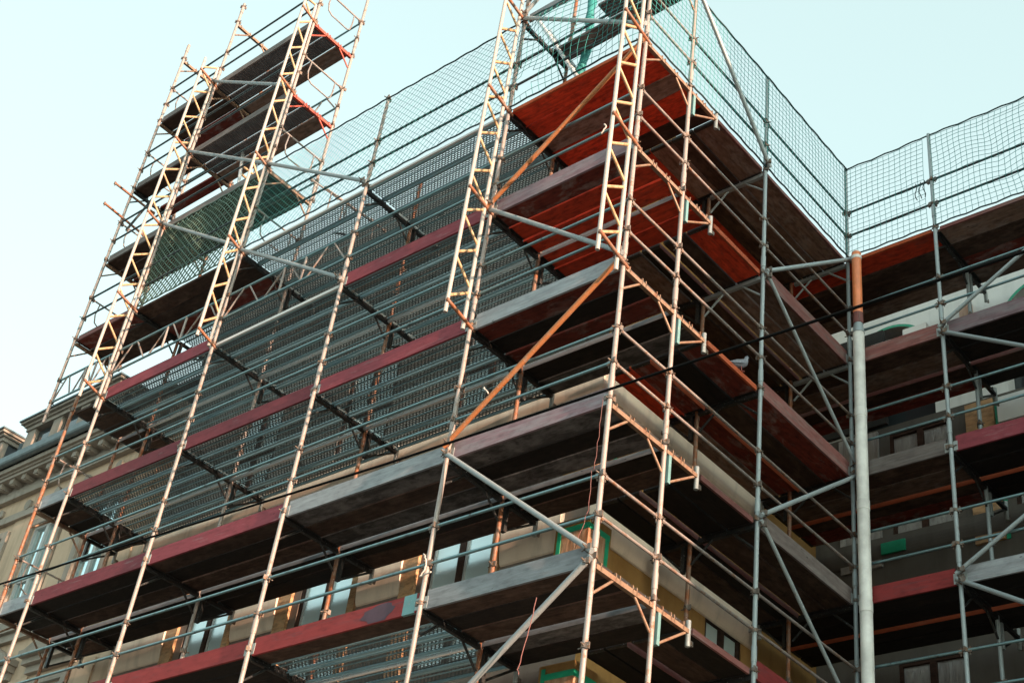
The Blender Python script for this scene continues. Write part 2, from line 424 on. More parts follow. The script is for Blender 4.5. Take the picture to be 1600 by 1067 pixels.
def deck(axis, a0, a1, base, sgn, z, mats, label, rows=ROWS, thick=.05, group='scaffold decks', inner_edge=None):
    """planks running along axis ('x' or 'y') from a0 to a1; rows step away from base by sgn (towards the wall)"""
    loc = (a0, base, z) if axis == 'x' else (base, a0, z)
    if z == 8: rows = ROWS_TOP if rows is ROWS else ROWS_STOP if rows is ROWS_SIDE else rows
    root = empty('scaffold_deck', loc); tag(root, label, 'deck', group)
    g = .014
    for (r0, r1), mat in zip(rows, mats):
        if mat is None: continue
        edge_here = inner_edge and r0 in (1.06, .87)
        b0, b1 = base + sgn * r0, base + sgn * r1
        e0, e1 = a0 + g * (1 if a1 > a0 else -1), a1 - g * (1 if a1 > a0 else -1)
        dz = random.uniform(-.006, .006)
        A = lambda u, v, w: (u, v, w) if axis == 'x' else (v, u, w)
        V = lambda u, v, w: Vector(A(u, v, w))
        if mat == 'steel':
            # folded sheet: perforated top, two flanges with lips
            pl = MB().obox(V(e0, b0, z - .012 + dz), V(e1 - e0, 0, 0), V(0, b1 - b0, 0), (0, 0, .004)).build('plank', 'steel_perforated', root)
            for bb, s in ((b0, 1), (b1, -1)):
                mb = MB(); s2 = s * (1 if b1 > b0 else -1)
                mb.obox(V(e0, bb, z - .058 + dz), V(e1 - e0, 0, 0), V(0, .006 * s2, 0), (0, 0, .049))
                mb.obox(V(e0, bb + .006 * s2, z - .058 + dz), V(e1 - e0, 0, 0), V(0, .020 * s2, 0), (0, 0, .006))
                mb.build('flange', 'plank_edge_steel', pl)
            MB().obox(V(e0, (b0 + b1) / 2 - .006, z - .028 + dz), V(e1 - e0, 0, 0), V(0, .012, 0), (0, 0, .015)).build('middle_rib', 'plank_edge_steel', pl)
        elif mat == 'ribbed':
            pl = MB().obox(V(e0, b0, z - .05 + dz), V(e1 - e0, 0, 0), V(0, b1 - b0, 0), (0, 0, .045)).build('plank', 'steel_ribbed', root)
        else:
            pl = MB().obox(V(e0, b0, z - .005 - thick + dz), V(e1 - e0, 0, 0), V(0, b1 - b0, 0), (0, 0, thick)).build('plank', mat, root)
            for ee, s in ((e0, 1), (e1, -1)):
                mb = MB()
                s2 = s * (1 if e1 > e0 else -1)
                mb.obox(V(ee - .003 * s2, b0 + .004 * (1 if b1 > b0 else -1), z - .008 - thick + dz), V(.05 * s2, 0, 0), V(0, (b1 - b0) * .97, 0), (0, 0, thick + .005))
                mb.build('end_cap', 'dark_steel', pl)
        if edge_here and inner_edge == 'foam_white':
            MB().tube((e0, b0 - .035, z - .085), (e1, b0 - .035, z - .085), .030, 12).build('edge_tube', 'bright_tube', pl)
        elif edge_here:
            MB().obox(V(e0, b0 - .006 * (1 if b1 > b0 else -1), z - .088 + dz), V(e1 - e0, 0, 0), V(0, .005 * (1 if b1 > b0 else -1), 0), (0, 0, .075)).build('edge_strip', inner_edge, pl)
    return root
def transom(p, q, z, label, mat='transom_steel', up=1, strut=True, group='cross beams under the decks'):
    """U-shaped bearer from outer pole p to inner pole q (xy), knee struts at both ends, locking pins on top"""
    p, q = Vector((*p, z)), Vector((*q, z)); L = (q - p).length; d = (q - p) / L; n = Vector((-d.y, d.x, 0))
    mb = MB()
    mb.obox(p + d * .03 - n * .024 + Vector((0, 0, -.125)), d * (L - .06), n * .048, (0, 0, .008))
    for s in (-1, 1): mb.obox(p + d * .03 + n * (.024 * s - .004) + Vector((0, 0, -.125)), d * (L - .06), n * .008, (0, 0, .058))
    for k in (.10, .36, .43, .66, .73, .96):
        if k < L - .05: mb.obox(p + d * k - n * .028 + Vector((0, 0, -.12)), d * .012, n * .056, (0, 0, .10))
    o = mb.build('deck_beam', mat, None, p); tag(o, label, 'cross beam', group)
    if strut:
        for a, e in ((p, d), (q, -d)):
            MB().tube(a + e * .03 + Vector((0, 0, -.40)), a + e * .34 + Vector((0, 0, -.12)), .017, 8).build('knee_strut', mat, o)
    return o
def bracket(p, e, z, label, mat='transom_steel', postmat='teal_paint', L=.67):
    """console carrying the inner planks: arm, post, strut, end socket with its wedge"""
    p = Vector((*p, z)); e = Vector((*e, 0)); n = Vector((-e.y, e.x, 0))
    mb = MB()
    mb.obox(p + e * .03 - n * .022 + Vector((0, 0, -.125)), e * (L - .05), n * .044, (0, 0, .008))
    for s in (-1, 1): mb.obox(p + e * .03 + n * (.022 * s - .004) + Vector((0, 0, -.125)), e * (L - .05), n * .008, (0, 0, .052))
    for k in (.14, .30, .36, .54): mb.obox(p + e * k - n * .026 + Vector((0, 0, -.12)), e * .013, n * .052, (0, 0, .10))
    o = mb.build('deck_bracket', mat, None, p); tag(o, label, 'bracket', 'brackets carrying the inner planks')
    MB().obox(p + e * .065 - n * .03 + Vector((0, 0, -.50)), e * .05, n * .06, (0, 0, .375)).build('post', postmat, o)
    MB().tube(p + e * .08 + Vector((0, 0, -.49)), p + e * (L - .06) + Vector((0, 0, -.125)), .017, 8).build('strut', mat, o)
    MB().tube(p + e * L + Vector((0, 0, -.27)), p + e * L + Vector((0, 0, .04)), .030, 10).build('end_socket', 'pale_fitting', o)
    MB().obox(p + e * (L + .02) - n * .012 + Vector((0, 0, -.24)), e * .07, n * .024, (0, 0, .06)).build('hook', 'coupler_steel', o)
    return o
def girder(x, y, depth, z0, z1, label, sub=0.74, inner=.075):
    """upright lattice girder: two chords, rungs, one diagonal per panel, ties to the pole"""
    root = empty('lattice_girder', (x, y, z0)); tag(root, label, 'lattice girder', 'upright lattice girders')
    yi, yo = y - inner, y - depth
    MB().tube((x, yi, z0 - .05), (x, yi, z1), .028, 12).build('chord', 'lattice_alu', root)
    MB().tube((x, yo, z0), (x, yo, z1), .028, 12).build('chord', 'lattice_alu', root)
    z = z0 + .28
    while z < z1:
        MB().tube((x, yo, z), (x, yi, min(z + .27, z1)), .022, 8).build('rung', 'lattice_web', root)
        if z + sub < z1 + .1: MB().tube((x, yo, z + sub - .07), (x, yi, z + .35), .020, 8).build('diagonal', 'lattice_web', root)
        z += sub
    z = math.ceil(z0 / 2) * 2 + .02
    while z < z1:
        MB().tube((x + .03, yo - .04, z + .06), (x + .03, y + .06, z - .10), .026, 8).build('tie_tube', 'pole_rust', root); z += 2
    return root
def flat_girder(x0, x1, y, za, zb, label):
    root = empty('lattice_rail', (x0, y, za)); tag(root, label, 'lattice rail', 'lattice guard rails')
    MB().tube((x0, y, za), (x1, y, za), .022, 8).build('chord', 'rail_grey', root)
    MB().tube((x0, y, zb), (x1, y, zb), .022, 8).build('chord', 'rail_grey', root)
    n = 6; L = x1 - x0
    for k in range(n):
        a, b = x0 + L * (k + .1) / n, x0 + L * (k + .85) / n
        up = k % 2 == 0
        MB().tube((a, y, za if up else zb), (b, y, zb if up else za), .016, 8).build('diagonal', 'rail_warm', root)
        if k in (2, 3): MB().tube((b, y, za), (b, y, zb), .022, 8).build('post', 'pole_steel', root)
    return root
def net(p0, p1, z0, z1, label, mat, cell=.1, r=.0045, diamond=False, sag=.05, rope='net_black', nrm=(0, -1, 0), holes=()):
    """knotted net between two uprights: every mesh line is a thin strand, hung with a little sag"""
    p0, p1 = Vector((*p0, 0)), Vector((*p1, 0)); d = p1 - p0; L = d.length; d /= L; H = z1 - z0; n = Vector(nrm)
    rnd = random.Random(int(abs(p0.x * 71 + p0.y * 37 + z0 * 13)) + 3)
    ph = [rnd.uniform(0, 6.28) for _ in range(6)]
    def P(u, v):
        a, b = u / L, v / H
        e = min(1, min(b, 1 - b) * 5) * min(1, .35 + min(a, 1 - a) * 4)
        w = (math.sin(u * 2.1 + ph[0]) + .6 * math.sin(u * 5.3 + v * 3 + ph[1])) * e
        wz = (math.sin(u * 3.1 + ph[2] + v * 2) * .5 + math.sin(u * 7 + ph[3]) * .25 + .4 * math.sin(v * 6 + ph[5])) * sag * .55
        wu = (math.sin(v * 4 + ph[4]) * .4 + math.sin(u * 1.9 + ph[5])) * sag * .45 * e
        sagz = -sag * .6 * math.sin(math.pi * a) * b if b > .9 else 0
        return p0 + d * (u + wu) + n * (.03 + abs(w) * sag * .7) + Vector((0, 0, z0 + v + wz * e + sagz))
    mb = MB()
    def strand(pts):
        pts = [q for q in pts if 0 <= q[0] <= L and -1e-6 <= q[1] <= H + 1e-6]
        run = []
        for q in pts:
            bad = any((q[0] - hx) ** 2 + (q[1] - hz) ** 2 < hr * hr for hx, hz, hr in holes)
            if bad:
                if len(run) > 1: mb.path([P(*w) for w in run], r, 3)
                run = []
            else: run.append(q)
        if len(run) > 1: mb.path([P(*w) for w in run], r, 3)
    st = cell * 1.0
    if not diamond:
        k = 0
        while k * cell <= L + 1e-6:
            strand([(k * cell, j * st) for j in range(int(H / st) + 1)]); k += 1
        k = 0
        while k * cell <= H + 1e-6:
            strand([(j * st, k * cell) for j in range(int(L / st) + 1)]); k += 1
    else:
        c = cell; k = -int(H / c) - 1
        while k * c < L:
            strand([(k * c + j * c * .5, j * c * .5) for j in range(int(H / (c * .5)) + 1)])
            strand([(k * c + H - j * c * .5, j * c * .5) for j in range(int(H / (c * .5)) + 1)]); k += 1
    o = mb.build('safety_net', mat, None, (p0.x, p0.y, z0)); tag(o, label, 'net', 'safety nets round the scaffold')
    for nm, v in (('border_rope', H), ('border_rope', 0.0)):
        m = max(6, int(L / .12)); pts = []
        for j in range(m + 1):
            q = P(L * j / m, v) ; q.z += .012 * math.sin(j * 1.7 + ph[1]); pts.append(q)
        MB().path(pts, .014, 6).build(nm, rope, o)
    return o

# ------------------------------------------------------------------ setting: ground
def sheet(name, x0, x1, y0, y1, z, mat):
    o = MB().poly([(x0, y0, z), (x1, y0, z), (x1, y1, z), (x0, y1, z)]).build(name, mat); return tag(o, kind='structure')
sheet('ground', -600, 600, -600, 600, GZ - .13, 'asphalt')
sheet('road', -200, 200, -16, -5.0, GZ - .126, 'asphalt')
def slab(name, x0, x1, y0, y1, z0, z1, mat):
    return tag(MB().bx(x0, x1, y0, y1, z0, z1).build(name, mat), kind='structure')
slab('pavement', -60, 40, -4.85, 7.45, GZ - .13, GZ, 'paving')
slab('kerb', -60, 40, -5.0, -4.852, GZ - .13, GZ - .01, 'stone_trim')

# ------------------------------------------------------------------ the plastered corner house with its wing
WE = 12.0
house = empty('apartment_house', (XW, YW, GZ))
tag(house, 'plastered corner house behind the scaffold, part wrapped in sheeting and green tape', 'house')
XL = -11.95; XJ = XW; TOP = 9.7
win_c = [(-4.0, 1.22), (-6.70, 1.16), (-9.50, 1.12)]
floors = [(0.30, 2.62), (-3.7, -1.38), (-7.6, -5.0), (4.4, 6.3)]
def wall_with_holes(u0, u1, z0, z1, holes, P, depth, nrm):
    """wall face in (u, z) with rectangular openings and their reveals; P(u, z, d) gives the point, d = depth into the wall"""
    mb = MB()
    us = sorted({u0, u1, *[h[0] for h in holes], *[h[1] for h in holes]})
    zs = sorted({z0, z1, *[h[2] for h in holes], *[h[3] for h in holes]})
    def q(pts):
        pts = [Vector(p) for p in pts]
        nn = (pts[1] - pts[0]).cross(pts[2] - pts[0])
        if nn.dot(nrm) < 0 and nrm is not None: pts = pts[::-1]
        mb.poly(pts)
    for a, b in zip(us, us[1:]):
        for c, d in zip(zs, zs[1:]):
            um, zm = (a + b) / 2, (c + d) / 2
            if any(h[0] < um < h[1] and h[2] < zm < h[3] for h in holes): continue
            q([P(a, c, 0), P(b, c, 0), P(b, d, 0), P(a, d, 0)])
    for a, b, c, d in holes:
        for pts in ([P(a, c, 0), P(a, d, 0), P(a, d, depth), P(a, c, depth)], [P(b, d, 0), P(b, c, 0), P(b, c, depth), P(b, d, depth)],
                    [P(a, c, 0), P(a, c, depth), P(b, c, depth), P(b, c, 0)], [P(a, d, 0), P(b, d, 0), P(b, d, depth), P(a, d, depth)]):
            mb.poly(pts)
    return mb
holes = [(c - w / 2, c + w / 2, a, b) for c, w in win_c for a, b in floors]
FP = lambda u, z, d: (u, YW + d, z)
wall_with_holes(XL, XW, GZ, 4.28, [h for h in holes if h[3] < 4.2], FP, .26, Vector((0, -1, 0))).build('front_wall', 'render_brown_shaded', house)
wall_with_holes(XL, XW, 4.28, TOP, [h for h in holes if h[2] > 4.2], FP, .26, Vector((0, -1, 0))).build('upper_front_wall', 'plaster_slate', house)
SP = lambda u, z, d: (XW - d, u, z)
wall_with_holes(YW, YV, GZ, TOP, [(4.6, 5.5, -.2, 1.75)], SP, .26, Vector((1, 0, 0))).build('side_wall', 'plaster_ochre_shaded', house)
wing_holes = [(-.42, .62, 3.9, 5.95), (1.55, 2.6, 3.9, 5.95), (3.7, 4.75, 3.9, 5.95), (-.42, .62, .2, 2.0), (1.55, 2.6, .2, 2.0), (3.7, 4.75, .2, 2.0)]
VP = lambda u, z, d: (u, YV + d, z)
wall_with_holes(XW, WE, GZ, 6.12, wing_holes, VP, .26, Vector((0, -1, 0))).build('wing_wall', 'plaster_grey', house)
# white upper wall of the wing with round-arched openings
mb = MB()
arch = [(-.35, .75), (2.35, .75), (5.05, .75)]
seg = 18; zs, zt = 7.35, TOP
xs = XW
def qv(a, b, c, d):
    mb.poly([(a, YV, c), (b, YV, c), (b, YV, d), (a, YV, d)])
for cx, R in arch:
    qv(xs, cx - R, 6.12, zt)
    for k in range(seg):
        t0, t1 = math.pi * (1 - k / seg), math.pi * (1 - (k + 1) / seg)
        xa, xb = cx + R * math.cos(t0), cx + R * math.cos(t1); za, zb = zs + R * math.sin(t0), zs + R * math.sin(t1)
        mb.poly([(xa, YV, za), (xb, YV, zb), (xb, YV, zt), (xa, YV, zt)])
        mb.poly([(xb, YV, zb), (xa, YV, za), (xa, YV + .28, za), (xb, YV + .28, zb)])
    for sx in (-1, 1): mb.poly([(cx + sx * R, YV, 6.12), (cx + sx * R, YV + .28, 6.12), (cx + sx * R, YV + .28, zs), (cx + sx * R, YV, zs)])
    xs = cx + R
qv(xs, WE, 6.12, zt)
mb.build('upper_wing_wall', 'plaster_white', house)
for cx, R in arch:
    mb = MB(); pts = [(cx + (R - .02) * math.cos(math.pi * k / 24), YV - .012, zs + (R - .02) * math.sin(math.pi * k / 24)) for k in range(25)]
    for a, b in zip(pts, pts[1:]):
        a, b = Vector(a), Vector(b); m_ = Vector((cx, YV - .012, zs)); 
        ro = lambda p: m_ + (p - m_) * 1.07
        mb.poly([a, b, ro(b), ro(a)])
    mb.build('green_tape', 'tape_green', house)
for cx, R in arch: MB().bx(cx - R - .1, cx + R + .1, YV + .29, YV + .33, 6.1, zs + R + .1).build('arched_window', 'dark_glass', house)
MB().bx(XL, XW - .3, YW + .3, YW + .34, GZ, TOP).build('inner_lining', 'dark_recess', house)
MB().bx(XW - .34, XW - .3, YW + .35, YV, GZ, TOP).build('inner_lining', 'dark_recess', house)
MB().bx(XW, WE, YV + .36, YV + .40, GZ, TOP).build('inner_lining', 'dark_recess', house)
MB().poly([(WE, YV, GZ), (WE, YV + 10, GZ), (WE, YV + 10, TOP), (WE, YV, TOP)]).build('end_wall', 'plaster_grey', house)
MB().poly([(XL, YW, GZ), (XL, YW, TOP), (XL, YV + 10, TOP), (XL, YV + 10, GZ)]).build('end_wall', 'plaster_grey', house)
MB().poly([(XL, YV + 10, GZ), (XL, YV + 10, TOP), (WE, YV + 10, TOP), (WE, YV + 10, GZ)]).build('rear_wall', 'plaster_grey', house)
# roof: slate slopes set back above both fronts
e = .02
mb = MB()
mb.poly([(XL, YW, TOP), (XW, YW, TOP), (XW - 3.5, YW + 3.5, TOP + 2.4), (XL, YW + 3.5, TOP + 2.4)])
mb.poly([(XW, YW, TOP), (XW, YV, TOP), (XW - 3.5, YV + 3.5, TOP + 2.4), (XW - 3.5, YW + 3.5, TOP + 2.4)])
mb.poly([(XW, YV, TOP), (WE, YV, TOP), (WE, YV + 3.5, TOP + 2.4), (XW - 3.5, YV + 3.5, TOP + 2.4)])
mb.poly([(XL, YW + 3.5, TOP + 2.4), (XW - 3.5, YW + 3.5, TOP + 2.4), (XW - 3.5, YV + 3.5, TOP + 2.4), (WE, YV + 3.5, TOP + 2.4), (WE, YV + 10, TOP), (XL, YV + 10, TOP)])
mb.build('roof', 'slate_roof', house)
mb = MB()
mb.bx(XL, XW + .14, YW - .15, YW - .002, 8.10, 8.28); mb.bx(XW + .002, XW + .15, YW - .002, YV - .15, 8.10, 8.28)
mb.build('eaves_moulding', 'plaster_tan_lit', house)
def window(c, w, a, b, P, side, frame='window_wood', pane='film_pane', parent=house):
    """two casements with a glazing bar and a fixed bottom rail; side = outward unit vector"""
    fw = .05; d0 = .012
    def boxp(mb, u0, u1, z0, z1, da, db):
        p = Vector(P(u0, z0, da)); mb.obox(p, Vector(P(u1, z0, da)) - p, Vector(P(u0, z0, db)) - p, Vector(P(u0, z1, da)) - p); return mb
    fr = MB()
    boxp(fr, c - w / 2, c - w / 2 + fw, a, b, d0, d0 + .09); boxp(fr, c + w / 2 - fw, c + w / 2, a, b, d0, d0 + .09)
    boxp(fr, c - w / 2 + fw, c + w / 2 - fw, b - fw, b, d0 + .003, d0 + .09); boxp(fr, c - w / 2 + fw, c + w / 2 - fw, a, a + fw, d0 + .003, d0 + .09)
    boxp(fr, c - .05, c + .05, a + fw, b - fw, d0 + .002, d0 + .09)
    zm = a + (b - a) * .42
    for s in (-1, 1):
        u0, u1 = (c - w / 2 + fw, c - .05) if s < 0 else (c + .05, c + w / 2 - fw)
        boxp(fr, u0, u1, zm - .022, zm + .022, d0 + .012, d0 + .085)
    win = fr.build('window', frame, parent)
    for s in (-1, 1):
        u0, u1 = (c - w / 2 + fw, c - .05) if s < 0 else (c + .05, c + w / 2 - fw)
        boxp(MB(), u0, u1, a + fw, b - fw, d0 + .055, d0 + .065).build('pane', pane, win)
        if pane == 'film_pane' and side[1] < 0:
            sh = MB(); e = .038
            for q in ((u0 + .004, u0 + e, a + fw + .004, b - fw - .004), (u1 - e, u1 - .004, a + fw + .004, b - fw - .004), (u0 + e, u1 - e, a + fw + .004, a + fw + e), (u0 + e, u1 - e, b - fw - e, b - fw - .004)):
                boxp(sh, *q, d0 + .030, d0 + .052)
            sh.build('sash', 'white_trim', win)
    return win
for c, w in win_c:
    for a, b in floors:
        window(c, w, a, b, FP, (0, -1, 0))
    for a, b in floors[:3]:
        for x0, x1 in ((c - w / 2 - .44, c - w / 2 - .16), (c + w / 2 + .02, c + w / 2 + .16)):
            MB().bx(x0, x1, YW - .055, YW - .003, a - .35, b + .25).build('pilaster', 'pilaster_wood', house)
    # arched brick hood over the first-floor windows
    mb = MB()
    for k in range(12):
        t0, t1 = math.pi * (.12 + .76 * k / 12), math.pi * (.12 + .76 * (k + 1) / 12)
        A = lambda t, R: Vector((c + R * 1.25 * math.cos(t), YW - .07, 3.16 + R * .62 * math.sin(t)))
        mb.obox(A(t0, .80), A(t1, .80) - A(t0, .80), (0, .066, 0), A(t0, 1.0) - A(t0, .80))
    mb.build('window_hood', 'brick_red', house)
window(5.05, .9, -.2, 1.75, SP, (1, 0, 0))
for (u0, u1, a, b) in wing_holes:
    window((u0 + u1) / 2, u1 - u0, a, b, VP, (0, -1, 0), 'window_wood', 'film_grey')
# horizontal mouldings of the fronts (rounded cornice strips; pale tone paints the lit wall tops)
def moulding(p, q, nrm, z0, z1, depth, name, mat):
    p, q, n = Vector(p), Vector(q), Vector(nrm); mb = MB(); S = 8
    prof = [(0, z0)] + [(depth * math.sin(math.pi * .5 * k / S) ** .8, z0 + (z1 - z0) * (1 - math.cos(math.pi * .5 * k / S)) * .8) for k in range(1, S + 1)] + [(depth, z1), (0, z1)]
    pts = [p + n * (a + .002) + Vector((0, 0, b)) for a, b in prof]
    mb.prism(pts, q - p); return mb.build(name, mat, house)
moulding((XL, YW, 0), (XW + .1, YW, 0), (0, -1, 0), 3.42, 4.12, .12, 'cornice_shade_strip', 'plaster_tan_lit')
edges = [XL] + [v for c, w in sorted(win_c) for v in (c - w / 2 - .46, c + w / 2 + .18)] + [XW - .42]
for a_, b_ in zip(edges[::2], edges[1::2]): moulding((a_, YW, 0), (b_, YW, 0), (0, -1, 0), 1.55, 2.45, .09, 'cornice_shade_strip', 'plaster_tan_lit')  # strips added between windows to imitate the wall's light-to-shade gradient
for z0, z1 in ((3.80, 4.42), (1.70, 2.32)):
    moulding((XW, YW - .02, 0), (XW, 5.75 if z0 > 3 else 5.75, 0), (1, 0, 0), z0, z1, .10, 'cornice_shade_strip', 'plaster_tan_lit')
moulding((XW + .2, YV, 0), (WE, YV, 0), (0, -1, 0), 3.70, 4.05, .12, 'cornice_shade_strip', 'plaster_grey')
# corner wrapped in sheeting and green tape
for zt_ in (3.72, 1.86, -.10):
    MB().bx(XW - .40, XW + .135, YW - .16, YW + .30, zt_ - 1.15, zt_).build('corner_pier', 'plaster_ochre_shaded', house)
    MB().bx(XW - .33, XW + .145, YW - .170, YW + .24, zt_ - 1.13, zt_ - .16).build('plastic_film', 'film_brown', house)
    for q in ((XW - .35, XW - .29, YW - .178, YW - .171, zt_ - 1.12, zt_ - .05), (XW - .289, XW + .15, YW - .178, YW - .1715, zt_ - .20, zt_ - .12),
              (XW + .146, XW + .152, YW - .171, YW + .26, zt_ - .20, zt_ - .12), (XW + .146, XW + .152, YW + .18, YW + .25, zt_ - 1.10, zt_ - .201)):
        MB().bx(*q).build('green_tape', 'tape_green', house)
MB().bx(-2.95, -2.62, YW - .16, YW - .13, 2.9, 3.62).build('plastic_film', 'film_brown', house)
MB().bx(-2.60, -2.56, YW - .168, YW - .131, 2.95, 3.66).build('green_tape', 'tape_green', house)
MB().bx(-.56, -.16, YV - .15, YV - .122, 3.74, 3.93).build('green_tape', 'tape_green', house)
for x0, x1, m_ in ((.9, 1.35, 'pilaster_wood'), (2.75, 3.6, 'film_grey'), (-1.3, -.6, 'film_grey')):
    MB().bx(x0, x1, YV - .06, YV - .004, 3.6, 6.05).build('cover_sheet' if 'film' in m_ else 'pilaster', m_, house)
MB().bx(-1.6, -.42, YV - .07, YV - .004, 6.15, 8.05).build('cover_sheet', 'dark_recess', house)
MB().bx(1.36, 1.42, YV - .02, YV - .003, 3.6, 6.1).build('green_tape', 'tape_green', house)
MB().bx(1.43, 2.9, YV - .10, YV - .003, 5.55, 6.0).build('lintel_board', 'plaster_white', house)
MB().bx(.95, 1.15, YV - .09, YV - .004, 7.55, 8.0).build('plastic_film', 'film_brown', house)

# ------------------------------------------------------------------ the sandstone house on the left
stone = empty('sandstone_house', (-16, YW, GZ))
tag(stone, 'sandy stone house on the left with dormers, a deep cornice and white window frames', 'house')
X0, X1 = -34.0, XL - .03
scx = [X1 - 1.9 - 2.12 * k for k in range(9)]     # window axes
sfl = [(3.4, 5.55), (-.55, 1.75), (-4.5, -2.2)]
holes = [(c - .48, c + .48, a, b) for c in scx for a, b in sfl]
wall_with_holes(X0, X1, GZ, 6.62, holes, FP, .24, Vector((0, -1, 0))).build('wall', 'stone_sand', stone)
MB().bx(X0, X1, YW + .3, YW + .34, GZ, 7.0).build('inner_lining', 'dark_recess', stone)
MB().poly([(X0, YW, GZ), (X0, YW, 8), (X0, YW + 12, 8), (X0, YW + 12, GZ)]).build('end_wall', 'stone_sand', stone)
for c in scx:
    for a, b in sfl:
        window(c, .96, a, b, FP, (0, -1, 0), 'white_trim', 'window_glass', stone)
        mb = MB()
        for s in (-1, 1): mb.bx(c + s * .50 if s > 0 else c - .68, c + .68 if s > 0 else c - .50, YW - .07, YW - .003, a - .1, b + .14)
        mb.bx(c - .497, c + .497, YW - .072, YW - .004, b + .01, b + .15); mb.bx(c - .78, c + .78, YW - .13, YW - .002, a - .24, a - .102)
        mb.build('window_surround', 'stone_trim', stone)
    # profiled pediment over the middle-floor windows
    mb = MB()
    for k, (d, z0, z1) in enumerate(((.10, 2.02, 2.16), (.20, 2.161, 2.28), (.30, 2.281, 2.40))): mb.bx(c - .72 - d * .4, c + .72 + d * .4, YW - d, YW - .002, z0, z1)
    mb.prism([(c - .82, YW - .26, 2.401), (c + .82, YW - .26, 2.401), (c, YW - .26, 2.80)], (0, .258, 0))
    mb.build('pediment', 'stone_trim', stone)
mb = MB()
for c in scx:                                         # framed stone panels between the windows
    p0, p1 = c + .74, c + 1.38
    for z0, z1 in ((3.3, 5.9), (-.4, 2.0)):
        MB().bx(p0, p1, YW - .028, YW - .003, z0, z1).build('stone_panel', 'stone_sand', stone)
mb = MB()
for z0, z1, d in ((5.90, 6.0, .10), (6.05, 6.12, .05), (6.50, 6.62, .12)): mb.bx(X0, X1, YW - d, YW - .002, z0, z1)
mb.bx(X0, X1, YW - .10, YW - .002, 2.86, 3.02); mb.bx(X0, X1, YW - .18, YW - .002, 3.021, 3.12)
mb.build('string_course', 'stone_trim', stone)
mb = MB()
for d, z0, z1 in ((.10, 6.621, 6.74), (.36, 6.86, 6.93), (.40, 6.931, 6.98), (.46, 6.981, 7.08)): mb.bx(X0, X1, YW - d, YW - .002, z0, z1)
mb.bx(X0, X1, YW - .06, YW + .3, 6.7405, 6.859)
mb.build('cornice', 'stone_trim', stone)
x = X0 + .2
while x < X1 - .1:
    MB().bx(x, x + .15, YW - .32, YW - .061, 6.7415, 6.8595).tube((x + .075, YW - .26, 6.715), (x + .075, YW - .26, 6.75), .05, 8).build('cornice_bracket', 'stone_trim', stone); x += .46
mb = MB(); x = -16.6
for c in scx:
    for u, v, r_ in ((c + 1.06, 6.22, .12), (c, 6.26, .10)): MB().tube((u, YW - .06, v), (u, YW + .0, v), r_, 14).build('rosette', 'stone_trim', stone)
g = MB(); S = 8
gp = [(YW - .53 - .085 * math.cos(math.pi * k / S), 7.20 - .11 * math.sin(math.pi * k / S)) for k in range(S + 1)]
g.prism([(X0, a, b) for a, b in gp] + [(X0, YW - .43, 7.22), (X0, YW - .43, 7.27), (X0, YW - .63, 7.27)], (X1 - X0, 0, 0)); g.build('gutter', 'gutter_zinc', stone)
MB().poly([(X0, YW - .44, 7.21), (X1, YW - .44, 7.21), (X1, YW + .75, 8.75), (X0, YW + .75, 8.75)]).build('roof', 'slate_roof', stone)
MB().poly([(X0, YW + .75, 8.75), (X1, YW + .75, 8.75), (X1, YW + 6, 10.2), (X0, YW + 6, 10.2)]).build('roof', 'slate_roof', stone)
MB().poly([(X0, YW + 6, 10.2), (X1, YW + 6, 10.2), (X1, YW + 12, 8.0), (X0, YW + 12, 8.0)]).build('roof', 'slate_roof', stone)
def dormer(xa, xb, y, z0, z1, npost):
    d = MB().bx(xa + .02, xb - .02, y + .16, y + 1.6, z0, z1).build('dormer', 'slate_roof', stone)
    mb = MB(); n = npost
    for k in range(n):
        px = xa + (xb - xa - .34) * k / (n - 1); mb.bx(px, px + .34, y, y + .155, z0, z1 - .002)
    mb.build('dormer_post', 'stone_trim', d)
    for k in range(n - 1):
        pa = xa + (xb - xa - .34) * k / (n - 1) + .34; pb = xa + (xb - xa - .34) * (k + 1) / (n - 1)
        MB().bx(pa + .002, pb - .002, y + .10, y + .14, z0 + .05, z1 - .05).build('pane', 'dark_glass', d)
    mb = MB()
    for dd, a, b in ((.04, z1, z1 + .10), (.09, z1 + .101, z1 + .16), (.16, z1 + .161, z1 + .22)): mb.bx(xa - dd, xb + dd, y - dd, y + 1.6, a, b)
    mb.build('dormer_cornice', 'stone_trim', d)
    MB().bx(xa - .20, xb + .20, y - .20, y + 1.7, z1 + .221, z1 + .26).build('dormer_roof', 'gutter_zinc', d)
dormer(-19.15, -15.6, YW + .30, 7.4, 8.88, 4)
dormer(-23.6, -20.15, YW + .25, 7.4, 8.92, 4)
mb = MB()
for k in range(26): mb.tube((-19.9 + k * .03, YW + .55, 8.6), (-19.9 + k * .03, YW + .55, 8.95), .006, 4)
mb.build('bird_spikes', 'gutter_zinc', stone)

# ------------------------------------------------------------------ added house out of the picture, shading the side wall from the sun
court = empty('sun_blocker_house', (19, .40, GZ)); tag(court, 'added off-frame grey house shading the side wall from the sun', 'house')
CP = lambda u, z, d: (19 + d, u, z)
ch = [(y, y + 1.1, z, z + 2.0) for y in (4.0, 6.6, 9.2) for z in (-6.5, -2.9, .7, 4.3)]
wall_with_holes(.40, 12.0, GZ, 9.6, ch, CP, .2, Vector((-1, 0, 0))).build('wall', 'plaster_grey', court)
for a, b, c_, d_ in ch: window((a + b) / 2, b - a, c_, d_, CP, (-1, 0, 0), 'white_trim', 'window_glass', court)
MB().bx(19.3, 28, .40, 12.0, GZ, 9.59).build('core', 'plaster_grey', court)
MB().prism([(18.7, .38, 9.6), (28.3, .38, 9.6), (23.5, .38, 13.2)], (0, 11.9, 0)).build('roof', 'slate_roof', court)

